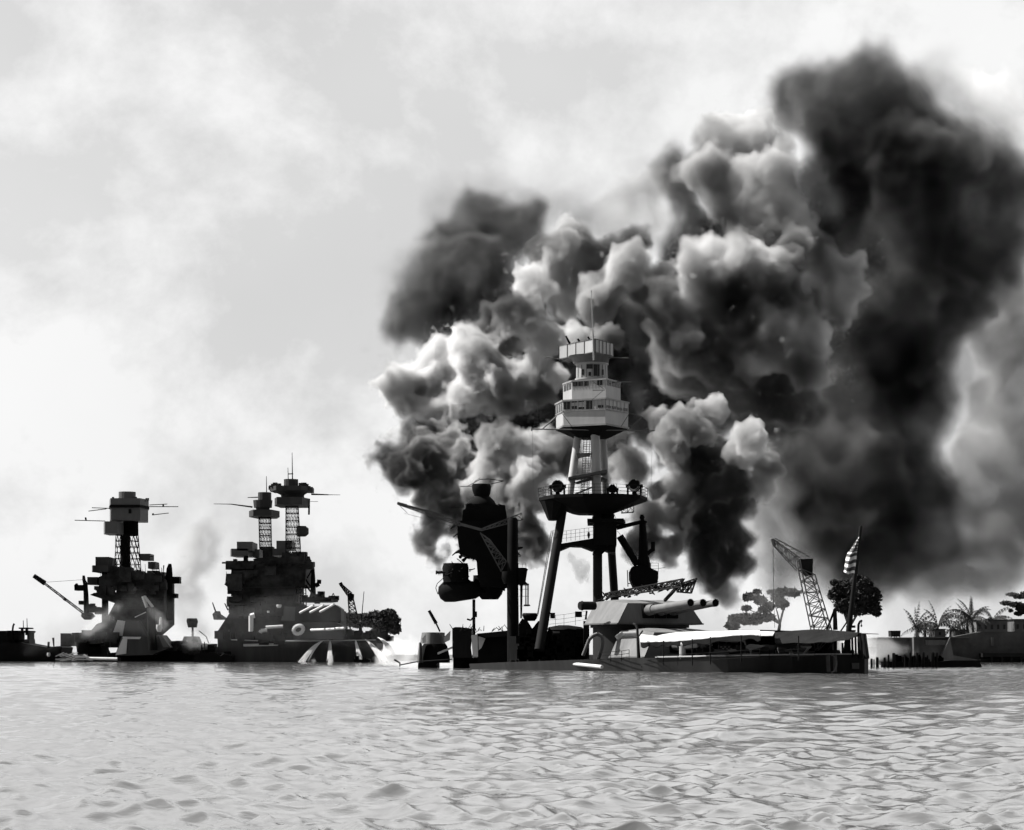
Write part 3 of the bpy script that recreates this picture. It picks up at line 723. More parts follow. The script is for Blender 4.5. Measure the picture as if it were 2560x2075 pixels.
# ---- wrecked forward part: collapsed foremast, funnel, king post
DW = 232.0
m = MB()
m.stack(z3, [(700,835,190),(694,846,212),(697,843,240),(706,838,268),(718,828,290)], DW, .9, 18)
m.stack(z3, [(716,832,285),(668,868,320),(648,886,350),(645,892,385)], DW, .8, 18)
FM = m.build('collapsed_foremast', M['soot'], SHIP, smooth=True)
m = MB(); m.prism(z3, [(640,385),(660,345),(890,350),(900,362),(955,366),(968,430),(970,480),(615,480),(622,395)], DW - 2.2, 5)
m.prism(z3, [(582,478),(1045,478),(1056,620),(1060,760),(1058,1000),(760,1000),(738,900),(728,775),(600,742),(578,600)], DW - 2.6, 5.6)
rr = random.Random(77)
for i in range(70):
    x, y = rr.choice(((rr.uniform(575, 620), rr.uniform(470, 740)), (rr.uniform(1035, 1065), rr.uniform(470, 980)), (rr.uniform(620, 970), rr.uniform(360, 480)), (rr.uniform(600, 760), 740 + rr.uniform(-10, 60)), (rr.uniform(760, 1050), rr.uniform(960, 1010))))
    p = z3(x, y, DW - 2); q = p + Vector((rr.uniform(-1, 1), rr.uniform(-.3, .3), rr.uniform(-.8, .9))) * rr.uniform(.4, 1.1); m.tube(p, q, rr.uniform(.08, .3), rr.uniform(.03, .1), 5)
m.build('fallen_top', M['soot'], FM)
m = MB()
m.stack(z3, [(470,660,815),(460,668,850),(464,668,940),(470,700,965)], DW-1, .8, 16); m.stack(z3, [(470,760,958),(430,790,1000),(425,800,1050),(445,720,1095),(480,560,1120)], DW-.5, .6, 16)
m.stack(z3, [(705,960,910),(700,950,1000),(740,930,1060),(770,900,1100)], DW, .6, 16); m.tube(z3(410,887,DW-1), z3(465,885,DW-1), .15, .15, 8); m.tube(z3(408,887,DW-1), z3(418,887,DW-1), .22, .22, 8)
m.build('fallen_director', M['soot'], FM, smooth=True)
m = MB(); r = random.Random(3)
for i in range(30):
    p = z3(r.uniform(470, 680), r.uniform(815, 930), DW - 2); m.tube(p, p + Vector((r.uniform(-.8,.8), r.uniform(-.5,.2), r.uniform(-.6,.6))), .07, .05, 5)
m.path([z3(470,930,DW-1), z3(420,975,DW-1), z3(408,1010,DW-1), z3(425,1060,DW-1)], .04, 5); m.tube(z3(600,208,DW), z3(720,207,DW), .04, .04, 5); m.path([z3(660,206,DW), z3(760,152,DW), z3(830,150,DW), z3(945,165,DW)], .04, 5); m.path([z3(840,190,DW), z3(945,165,DW)], .05, 5); m.path([z3(690,206,DW), z3(720,165,DW), z3(760,140,DW)], .03, 5); m.path([z3(650,370,DW), z3(560,376,DW), z3(480,372,DW)], .02, 4)
build_each(m, 'bent_rail', M['soot'], FM)
m = MB()   # lattice booms of the boat cranes, seen across the wreck
m.truss(z3(108,338,DW-4), z3(600,490,DW-4), z3(112,352,DW-4), z3(600,520,DW-4), 14, .055, .8); m.bar(z3(105,340,DW-4), z3(180,360,DW-4), .35)
m.prism(z3, [(180,352),(480,432),(480,452),(180,368)], DW-4.3, .5)
m.bar(z3(600,505,DW-4), z3(775,552,DW-4), .34)
m.truss(z3(775,540,DW-4), z3(1085,420,DW-4), z3(775,556,DW-4), z3(1095,470,DW-4), 8, .055, .8)
m.tube(z3(115,350,DW-4), z3(185,420,DW-4), .03, .03, 4); m.tube(z3(540,520,DW-4), z3(160,420,DW-4), .02, .02, 4)
m.build('crane_boom', M['dark'], SHIP, label='long lattice boom slanting across the collapsed mast')
m = MB(); m.truss(z3(760,575,DW-4.5), z3(925,880,DW-4.5), z3(830,625,DW-4.5), z3(965,800,DW-4.5), 6, .09, .7); m.build('crane_boom', M['dark'], SHIP, label='short broken lattice boom hanging down')
m = MB(); m.stack(z3, [(985,1045,455),(975,1058,480),(970,1060,980),(972,1068,1600),(972,1068,1660)], DW-5, 1, 20)
KP = m.build('king_post', M['soot'], SHIP, smooth=True)
m = MB(); m.stack(z3, [(1050,1120,850),(1045,1136,862),(1045,1130,880),(1050,1118,960),(1050,1138,978),(1050,1138,986)], DW-5, .9, 14); m.stack(z3, [(930,1060,880),(925,1060,930),(940,1060,975)], DW-5, .8, 14); m.rail([z3(1060,850,DW-5), z3(1120,850,DW-5)], .5, .4, .03); m.build('lookout_tub', M['soot'], KP, smooth=True)
m = MB()
for x in (1080, 1088, 1118, 1130, 1140): m.tube(z3(x, 975, DW-5), z3(x - 2, 1250 if x < 1100 else 1155, DW-5), .05 if x > 1100 else .1, .05, 5)
for y in (990, 1020, 1075, 1152): m.tube(z3(1065, y, DW-5), z3(1140, y, DW-5), .03, .03, 4)
m.stack(z3, [(1105,1150,1140),(1102,1156,1152)], DW-5, 1, 8)
build_each(m, 'ladder', M['soot'], KP)
# burnt deckhouse
m = MB(); m.prism(z3, [(735,1375),(1080,1350),(1080,1600),(740,1600)], DW-3, 9); DH = m.build('deckhouse', M['soot'], SHIP)
m = MB(); m.prism(z3, [(730,1370),(980,1345),(1060,1348),(1060,1388),(980,1388),(800,1400)], DW-4.5, 11); m.build('deckhouse_roof', M['black'], DH)
m = MB(); m.prism(z3, [(688,1385),(738,1375),(742,1552),(700,1550)], DW-4, .25); m.prism(z3, [(745,1390),(800,1408),(770,1480),(748,1500)], DW-3.4, .2); m.build('bare_plate', M['farwhite'], DH, label='scorched pale plate')
m = MB(); m.prism(z3, [(985,1390),(1062,1390),(1068,1580),(990,1580)], DW-6.5, .5); m.build('door', M['dark'], DH)
m = MB(); m.prism(z3, [(1065,1290),(1090,1250),(1130,1265),(1170,1330),(1215,1270),(1250,1270),(1290,1300),(1290,1640),(1065,1640)], DM-3, 8)
m.stack(z3, [(1095,1205,1208),(1090,1215,1225),(1100,1205,1250),(1120,1190,1270)], DM-1, .8, 12)
m.build('mast_base', M['soot'], SHIP)
m = MB(); r = random.Random(12)
for i in range(60):
    x = r.uniform(1070, 1600); p = z3(x, r.uniform(1350, 1600), DM - 4); s = r.uniform(.1, .5); m.box((p.x - s, p.y, p.z - s), (p.x + s, p.y + 1, p.z + s))
for i in range(25):
    x = r.uniform(540, 1000); p = z3(x, 1360 + r.uniform(-25, 5), DW - 3); m.tube(p, p + Vector((r.uniform(-.6,.6), 0, r.uniform(0,.9))), .05, .03, 5)
build_each(m, 'bent_plate', M['soot'], SHIP)
m = MB(); m.stack(z3, [(1300,1560,1330),(1285,1600,1360),(1280,1620,1420),(1280,1620,1660)], DM-2, .8, 22); m.stack(z3, [(1380,1460,1303),(1300,1560,1318),(1285,1590,1340)], DM-2, .8, 22); m.build('gun_tub', M['soot'], SHIP, smooth=True)
m = MB(); m.rail([z3(1285,1330,DM-4), z3(1420,1318,DM-5), z3(1600,1290,DM-4)], 1.3, .9, .025); m.pbox(z3, 1312, 1350, 1205, 1250, DM-4, .5); m.pbox(z3, 1508, 1562, 1195, 1240, DM-4, .5); m.stack(z3,[(1540,1650,1128),(1530,1655,1150),(1540,1650,1180)],DM-6,.6,12); m.tube(z3(1600,1190,DM-5), z3(1590,1260,DM-5), .1, .1, 6); m.pbox(z3,1575,1620,1270,1500,DM-5,1)
build_each(m, 'deck_railing', M['black'], SHIP)
# torn gun houses at the left end
m = MB()
def arc_plate(mb, xl, xr, yt, yb, d, dep, skew=0):
    n = 12; rings = [[], []]
    for k, (y, s) in enumerate(((yb, 0), (yt, skew))):
        a, b = z3(xl + s, y, d), z3(xr, y, d); c = (a + b) / 2; h = (b.x - a.x) / 2
        for i in range(n + 1):
            t = math.pi + math.pi * i / n; rings[k].append(Vector((c.x + math.cos(t) * h, c.y + math.sin(t) * dep, c.z)))
        for i in range(n + 1):
            t = math.pi * 2 - math.pi * i / n; rings[k].append(Vector((c.x + math.cos(t) * h * .94, c.y + math.sin(t) * dep * .9, c.z)))
    mb.loft(rings)
arc_plate(m, 285, 480, 1362, 1450, 238, 3.2, 14); arc_plate(m, 262, 300, 1440, 1600, 238, 1.5, 14)
GH = m.build('gun_house', M['dark'], SHIP, smooth=True)
m = MB(); m.stack(z3, [(320,480,1440),(300,500,1470),(290,520,1560),(290,520,1600)], 238.5, .6, 14); m.build('gun_opening', M['soot'], GH, smooth=True)
m = MB(); m.prism(z3, [(470,1400),(525,1345),(520,1420),(480,1440)], 236, .2); m.prism(z3, [(420,1520),(540,1470),(545,1485),(425,1535)], 235, .2); m.prism(z3, [(300,1410),(330,1372),(330,1440),(305,1445)], 234.6, .1); build_each(m, 'torn_plate', M['farwhite'], GH)
m = MB(); m.prism(z3, [(538,1328),(560,1318),(600,1318),(690,1330),(690,1370),(680,1480),(690,1560),(540,1560)], DW-1, 5); m.build('gun_house', M['black'], SHIP)
m = MB(); m.tube(z3(355,1188,236), z3(412,1290,236), .17, .2, 10); m.tube(z3(412,1290,236), z3(440,1350,237), .1, .1, 8); m.build('bent_pole', M['black'], SHIP)
m = MB(); m.tube(z3(709,1100,230), z3(709,1400,230), .17, .17, 10); m.tube(z3(727,1195,230), z3(727,1240,230), .1, .1, 8); m.path([z3(655,1255,230), z3(685,1265,230), z3(700,1245,230)], .1, 6); m.tube(z3(712,1320,230), z3(709,1400,230), .08, .08, 6); m.build('bent_pole', M['black'], SHIP)
m = MB(); m.tube(z3(270,1590,232), z3(540,1572,232), .06, .06, 6); m.tube(z3(125,1618,232), z3(265,1590,232), .07, .07, 6); m.tube(z3(80,1575,232), z3(125,1600,232), .12, .08, 6); m.tube(z3(125,1595,232), z3(125,1630,232), .07, .07, 6); m.tube(z3(930,1660,222), z3(1005,1585,222), .14, .14, 6); build_each(m, 'broken_railing', M['black'], SHIP)

# flag
def build_flag():
    L_ = [(1470,335),(1440,370),(1405,425),(1380,470),(1360,500),(1348,560),(1340,610),(1330,665)]; R_ = [(1472,345),(1463,380),(1456,430),(1448,470),(1444,500),(1440,560),(1432,620),(1420,690)]
    NU, NV = 14, 60
    def edge(E, t):
        i = min(int(t * (len(E)-1)), len(E)-2); f = t * (len(E)-1) - i; return Vector((E[i][0] + (E[i+1][0]-E[i][0])*f, E[i][1] + (E[i+1][1]-E[i][1])*f))
    V, F = [], []
    for j in range(NV + 1):
        t = j / NV; a, b = edge(L_, t), edge(R_, t)
        for i in range(NU + 1):
            s = i / NU; q = a.lerp(b, s); y = q.y + (12 * math.sin(s * 5) * t)
            V.append(z6(q.x, y, dF - .35) + Vector((0, .22 * math.sin(s * 9 + t * 3) * (.3 + t), 0)))
    for j in range(NV):
        for i in range(NU):
            k = j * (NU + 1) + i; F.append((k, k+1, k+NU+2, k+NU+1))
    o = new_mesh_obj('flag', V, F, None, smooth=True)
    uv = o.data.uv_layers.new(name='cloth')
    for p in o.data.polygons:
        for li in p.loop_indices:
            vi = o.data.loops[li].vertex_index; uv.data[li].uv = ((vi % (NU+1)) / NU, (vi // (NU+1)) / NV)
    sm = o.modifiers.new('cloth', 'SOLIDIFY'); sm.thickness = .02
    mt = bpy.data.materials.new('flag_cloth'); mt.use_nodes = True; nt = mt.node_tree; b = nt.nodes['Principled BSDF']; b.inputs['Roughness'].default_value = .9
    N, Lk = nt.nodes, nt.links
    u = N.new('ShaderNodeUVMap'); u.uv_map = 'cloth'; sp = N.new('ShaderNodeSeparateXYZ'); Lk.new(u.outputs[0], sp.inputs[0])
    def mth(op, a, b_=None, c=None):
        n = N.new('ShaderNodeMath'); n.operation = op
        for k, x in enumerate((a, b_, c)):
            if x is None: continue
            if isinstance(x, (int, float)): n.inputs[k].default_value = x
            else: Lk.new(x, n.inputs[k])
        return n.outputs[0]
    v = sp.outputs[1]; uu = sp.outputs[0]
    stripe = mth('GREATER_THAN', mth('FRACT', mth('MULTIPLY_ADD', v, 6.2, .62)), .5)
    # canton: rows of small white spots on dark cloth
    fu = mth('SUBTRACT', mth('FRACT', mth('MULTIPLY', uu, 3.5)), .5); fv = mth('SUBTRACT', mth('FRACT', mth('MULTIPLY', v, 11.0)), .5)
    dd = mth('ADD', mth('MULTIPLY', fu, fu), mth('MULTIPLY', fv, fv)); star = mth('LESS_THAN', dd, .07)
    isc = mth('LESS_THAN', v, .40)
    mx = N.new('ShaderNodeMix'); mx.data_type = 'FLOAT'; Lk.new(isc, mx.inputs[0]); Lk.new(stripe, mx.inputs[2]); Lk.new(star, mx.inputs[3])
    val = mth('MULTIPLY_ADD', mx.outputs[0], .62, .05)
    cb = N.new('ShaderNodeCombineColor'); [Lk.new(val, cb.inputs[k]) for k in range(3)]
    Lk.new(cb.outputs[0], b.inputs['Base Color']); o.data.materials.append(mt)
    tag(o, 'striped and starred flag hanging limp from the stern flagstaff', 'flag')
build_flag()
# ---------------------------------------------------------------- the two battleships at the left
def cage(mb, z, xl0, xr0, y0, xl1, xr1, y1, d, n=14, w=.1, rings=9, dens=1.6):
    """lattice cage mast: two crossing families of bars on a tapering tube, with hoops"""
    a, b = z(xl0, y0, d), z(xr0, y0, d); c, e = z(xl1, y1, d), z(xr1, y1, d)
    ct, rt, cb, rb = (a+b)/2, (b.x-a.x)/2, (c+e)/2, (e.x-c.x)/2
    def P(t, ang):
        q = ct.lerp(cb, t); r = rt + (rb - rt) * t; return q + Vector((math.cos(ang) * r, math.sin(ang) * r, 0))
    for fam in (-1, 1):
        for i in range(n):
            ps = [P(t, 2*math.pi*i/n + fam * dens * t) for t in np.linspace(0, 1, 9)]
            for p, q in zip(ps, ps[1:]): mb.bar(p, q, w)
    for k in range(rings):
        t = k / (rings - 1); ps = [P(t, 2*math.pi*i/16) for i in range(17)]
        for p, q in zip(ps, ps[1:]): mb.bar(p, q, w * 1.3)
    return mb
def clutter(mb, z, x0, x1, yf0, yf1, d, n, seed, smin=.3, smax=1.3, dd=3):
    r = random.Random(seed)
    for i in range(n):
        t = r.random(); x = x0 + (x1-x0) * t; y = (yf0 + (yf1 - yf0) * t) + r.uniform(-14, 14)
        p = z(x, y, d + r.uniform(-dd, dd)); s = r.uniform(smin, smax); h = s * r.uniform(.6, 1.8)
        mb.box((p.x - s, p.y - s, p.z - h), (p.x + s, p.y + s, p.z + h * .6))
    return mb

D2 = 440.0
def ship_two():
    S = thing('battleship', 'battleship with two tall lattice cage masts, fire hoses playing on its hull', 'battleship', z2(800, 1600, D2) * 1.0)
    S.location.z = 0; bpy.context.view_layer.update()
    B = lambda mb, *a, **k: mb.pbox(z2, *a, **k)
    m = MB(); m.prism(z2, [(240,1400),(330,1440),(700,1452),(1390,1440),(1395,1440),(1372,1640),(250,1640)], D2, 24)
    H = m.build('hull', M['far'], S)
    m = MB(); m.tube(z2(330,1444,D2-.2), z2(700,1456,D2-.2), .12, .12, 5); m.tube(z2(700,1456,D2-.2), z2(1385,1446,D2-.2), .12, .12, 5); m.tube(z2(430,1484,D2-.3), z2(680,1478,D2-.3), .3, .3, 5)
    m.build('rubbing_strake', M['farwhite'], H)
    # tall mast, right
    m = MB(); cage(m, z2, 735, 828, 482, 735, 852, 930, D2+12, 14, .10, 10)
    C1 = m.build('cage_mast', M['soot'], S, label='taller lattice mast')
    m = MB(); m.stack(z2, [(722,826,285),(722,826,340)], D2+12, 1, 14); m.plan(z2, [(620,0),(680,-4),(860,-4),(932,0),(925,5),(640,5)], 340, 372, D2+12); m.stack(z2, [(640,915,370),(700,870,398),(704,868,428)], D2+12, .8, 16); m.plan(z2, [(655,0),(690,-5),(870,-5),(905,0),(880,6),(680,6)], 424, 478, D2+12)
    clutter(m, z2, 630, 700, 335, 330, D2+12, 8, 1, .3, .7); clutter(m, z2, 840, 920, 332, 345, D2+12, 8, 2, .3, .6)
    m.build('fighting_top', M['far'], C1)
    m = MB(); m.tube(z2(785,290,D2+12), z2(782,90,D2+12), .14, .06, 5); m.tube(z2(754,290,D2+12), z2(752,200,D2+12), .1, .06, 5); m.bar(z2(754,246,D2+12), z2(790,244,D2+12), .25); m.tube(z2(920,392,D2+12), z2(1045,396,D2+12), .2, .12, 5); m.tube(z2(1045,396,D2+12), z2(1130,397,D2+12), .08, .05, 5); m.tube(z2(905,424,D2+12), z2(903,540,D2+12), .22, .22, 5); m.tube(z2(905,445,D2+12), z2(970,445,D2+12), .06, .06, 4)
    build_each(m, 'topmast', M['soot'], C1)
    m = MB(); m.stack(z2, [(820,880,622),(812,902,640),(812,902,680),(820,880,698)], D2+11, .8, 14); m.build('basket', M['far'], C1)
    # shorter mast, left
    m = MB(); cage(m, z2, 540, 630, 560, 545, 636, 780, D2+30, 12, .11, 6, 1.1); C2 = m.build('cage_mast', M['soot'], S, label='shorter lattice mast')
    m = MB(); m.stack(z2, [(535,632,380),(535,632,440)], D2+30, 1, 14); m.stack(z2, [(500,640,436),(505,636,490)], D2+30, .8, 14); m.stack(z2, [(520,620,488),(520,620,520)], D2+30, .8, 14); m.plan(z2, [(470,0),(520,-5),(650,-5),(692,0),(650,6),(510,6)], 514, 558, D2+30)
    m.build('fighting_top', M['far'], C2)
    m = MB(); m.tube(z2(598,385,D2+30), z2(596,262,D2+30), .12, .06, 5); m.tube(z2(495,485,D2+30), z2(340,464,D2+30), .2, .12, 5); m.tube(z2(340,464,D2+30), z2(215,462,D2+30), .1, .06, 5); m.tube(z2(540,414,D2+30), z2(460,416,D2+30), .14, .08, 5)
    build_each(m, 'yardarm', M['soot'], C2)
    # bridge houses
    m = MB(); B(m, 382, 495, 735, 800, D2+8, 9); m.plan(z2, [(335,0),(360,-4),(480,-4),(502,0),(480,6),(360,6)], 792, 842, D2+12); B(m, 500, 545, 790, 850, D2+12, 6); B(m, 668, 780, 728, 790, D2+20, 8); B(m, 640, 735, 785, 835, D2+18, 8)
    build_each(m, 'bridge_house', M['farpale'], S)
    m = MB(); m.plan(z2, [(300,0),(320,-4),(520,-5),(560,0),(520,6)], 880, 938, D2+8); B(m, 430, 456, 840, 1000, D2+11, 2); B(m, 355, 378, 860, 1010, D2+10, 2); B(m, 545, 640, 770, 900, D2+28, 4); m.prism(z2, [(500,860),(640,840),(660,930),(520,930)], D2+10, 6)
    m.tube(z2(275,888,D2+8), z2(310,888,D2+8), .2, .2, 6)
    build_each(m, 'bridge_wing', M['farsoot'], S)
    m = MB(); m.prism(z2, [(352,1010),(420,990),(470,960),(560,920),(640,840),(700,850),(735,845),(790,860),(860,850),(880,960),(872,1055),(805,1060),(805,1165),(840,1190),(880,1220),(1130,1230),(1130,1320),(1150,1445),(245,1445),(245,1380),(330,1250),(350,1150)], D2+4, 16)
    clutter(m, z2, 355, 860, 1000, 858, D2+6, 50, 71, .15, .5); clutter(m, z2, 360, 800, 1150, 1150, D2+3.6, 60, 72, .2, .7, .6); clutter(m, z2, 345, 365, 1010, 1240, D2+6, 20, 73, .2, .5)
    r_ = random.Random(74)
    for i in range(46):
        x = r_.uniform(300, 870); y = 1010 - (x - 350) * .28 + r_.uniform(-6, 10); p = z2(x, y, D2+6); m.tube(p, p + Vector((r_.uniform(-.3, .3), 0, r_.uniform(.8, 2.6))), .07, .05, 4)
    for yy in (1060, 1120, 1180): m.pbox(z2, 350, 800, yy, yy + 6, D2+3.2, 2)
    SU = m.build('superstructure', M['farsoot'], S)
    m = MB(); clutter(m, z2, 350, 860, 1010, 860, D2+6, 40, 4, .4, 1.6); clutter(m, z2, 250, 700, 1400, 1420, D2+1, 40, 5, .3, 1.2, 2); clutter(m, z2, 340, 360, 1000, 1250, D2+6, 14, 6, .4, 1.2); clutter(m, z2, 700, 870, 860, 850, D2+6, 16, 8, .5, 1.4); clutter(m, z2, 850, 920, 870, 900, D2+6, 12, 9, .4, 1.2)
    clutter(m, z2, 380, 700, 1230, 1250, D2+2, 26, 15, .3, .9, 2)
    m.stack(z2, [(225,262,1238),(205,268,1260),(215,330,1300)], D2+6, 1, 10); m.tube(z2(232,1250,D2+5), z2(206,1175,D2+5), .2, .12, 6); m.tube(z2(318,1230,D2+5), z2(294,1180,D2+5), .2, .12, 6); m.bar(z2(305,1030,D2+6), z2(355,1070,D2+6), 1.2); m.bar(z2(325,1150,D2+6), z2(360,1150,D2+6), .8)
    build_each(m, 'deck_fitting', M['farsoot'], SU)
    m = MB()
    for x in (815, 838, 862, 880): m.bar(z2(x, 1050, D2+6), z2(x + 4, 1200, D2+6), .25)
    for y in (1085, 1110, 1140): m.bar(z2(800, y, D2+6), z2(885, y, D2+6), .12)
    m.bar(z2(870,990,D2+6), z2(915,1060,D2+6), .4); m.bar(z2(880,1050,D2+6), z2(920,1100,D2+6), .4); m.bar(z2(890,1000,D2+6), z2(930,930,D2+6), .3)
    m.build('open_framework', M['soot'], SU)
    m = MB(); m.stack(z2, [(925,940,890),(922,944,925),(918,950,1000),(914,954,1110),(900,980,1150)], D2+5, 1, 12); m.path([z2(950,1055,D2+5), z2(976,1040,D2+5), z2(978,1010,D2+5)], .5, 6); m.tube(z2(992,1140,D2+5), z2(992,1095,D2+5), .8, .8, 8)
    m.stack(z2, [(872,910,842),(862,918,870),(880,935,920)], D2+5, 1, 10)
    m.build('boat_crane', M['soot'], S)
    # turrets
    def far_turret(P, face, z, guns, d, r, lab):
        m = MB(); m.prism(z, P, d, 9); T = m.build('turret', M['far'], S, label=lab)
        m = MB(); m.prism(z, face, d - .25, .3); m.build('lit_side_plate', M['farpale'], T)  # pale panel: sunlight on the turret side put into its colour
        for a, b in guns:
            m = MB(); m.tube(z(*a, d - 1.5), z(*b, d - 7), r, r * .85, 12); m.build('gun_barrel', M['farwhite'], T, smooth=True)
    far_turret([(725,1200),(945,1205),(1090,1190),(1135,1220),(1135,1310),(800,1318),(698,1308)], [(727,1203),(806,1208),(800,1308),(702,1304)], z2, [((840,1249),(938,1196)),((914,1246),(1010,1196)),((986,1242),(1085,1188))], D2, .27, 'upper turret with three raised bright gun barrels')
    far_turret([(800,1330),(850,1318),(1100,1320),(1160,1345),(1160,1440),(790,1445)], [(806,1332),(860,1332),(850,1400),(800,1400)], z2, [((920,1374),(1018,1370)),((1030,1370),(1092,1366)),((1100,1364),(1160,1360))], D2-3, .28, 'lower turret with level gun barrels')
    m = MB(); m.plan(z2, [(840,0),(870,-5),(1080,-6),(1115,0),(1050,6),(870,6)], 1142, 1172, D2+5); clutter(m, z2, 850, 1100, 1145, 1150, D2+4, 14, 7, .3, .9); m.path([z2(1065,1140,D2+2), z2(1080,1108,D2+2), z2(1092,1140,D2+2)], .1, 5); m.build('gun_platform', M['soot'], S)
    m = MB()
    ps = [Vector(z2(828 + 34 * math.cos(a) + 6 * math.sin(a), 1372 - 30 * math.sin(a), D2 - 3.6)) for a in np.linspace(0, 2*math.pi, 25)]
    m.path(ps, .42, 7); m.build('life_raft', M['farwhite'], S, smooth=True)
    m = MB(); m.tube(z2(485,1385,D2-1), z2(485,1270,D2-1), .5, .5, 10); m.tube(z2(480,1275,D2-1), z2(510,1268,D2-1), .55, .6, 10); m.tube(z2(552,1395,D2-1), z2(560,1380,D2-1), .5, .5, 8); m.tube(z2(556,1380,D2-1), z2(600,1376,D2-1), .42, .42, 8); m.tube(z2(592,1355,D2-1), z2(715,1348,D2-1), .35, .35, 8)
    m.stack(z2, [(670,705,1190),(668,706,1202),(675,700,1214)], D2-1, 1, 8); m.stack(z2, [(600,618,1235),(602,620,1250)], D2-1, 1, 8)
    build_each(m, 'ventilator', M['farwhite'], S, smooth=True)
    # stern crane
    m = MB(); dd = D2 - 2
    m.truss(z2(1200,1320,dd), z2(1188,1150,dd), z2(1275,1360,dd), z2(1224,1150,dd), 6, .13, 1.6); m.bar(z2(1200,1320,dd), z2(1205,1420,dd), .3); m.bar(z2(1275,1350,dd), z2(1280,1420,dd), .8)
    m.prism(z2, [(1180,1120),(1205,1105),(1228,1115),(1225,1160),(1186,1165)], dd - .7, 1.4)
    m.truss(z2(1212,1105,dd), z2(1138,1040,dd), z2(1182,1125,dd), z2(1130,1050,dd), 5, .14, 1.3); m.bar(z2(1130,1032,dd), z2(1140,1052,dd), .8)
    m.build('crane', M['soot'], S)
    m = MB(); m.tube(z2(1281,1330,dd), z2(1302,1095,dd), .12, .07, 5); m.build('flagstaff', M['soot'], S)
    m = MB(); clutter(m, z2, 1100, 1500, 1390, 1425, D2+2, 46, 11, .25, .9, 4); build_each(m, 'deck_fitting', M['soot'], S)
    m = MB(); m.stack(z2, [(1045,1072,1408),(1040,1078,1430),(1042,1076,1448)], D2 - .5, 1, 10); m.build('hawse_fitting', M['soot'], H)
ship_two()

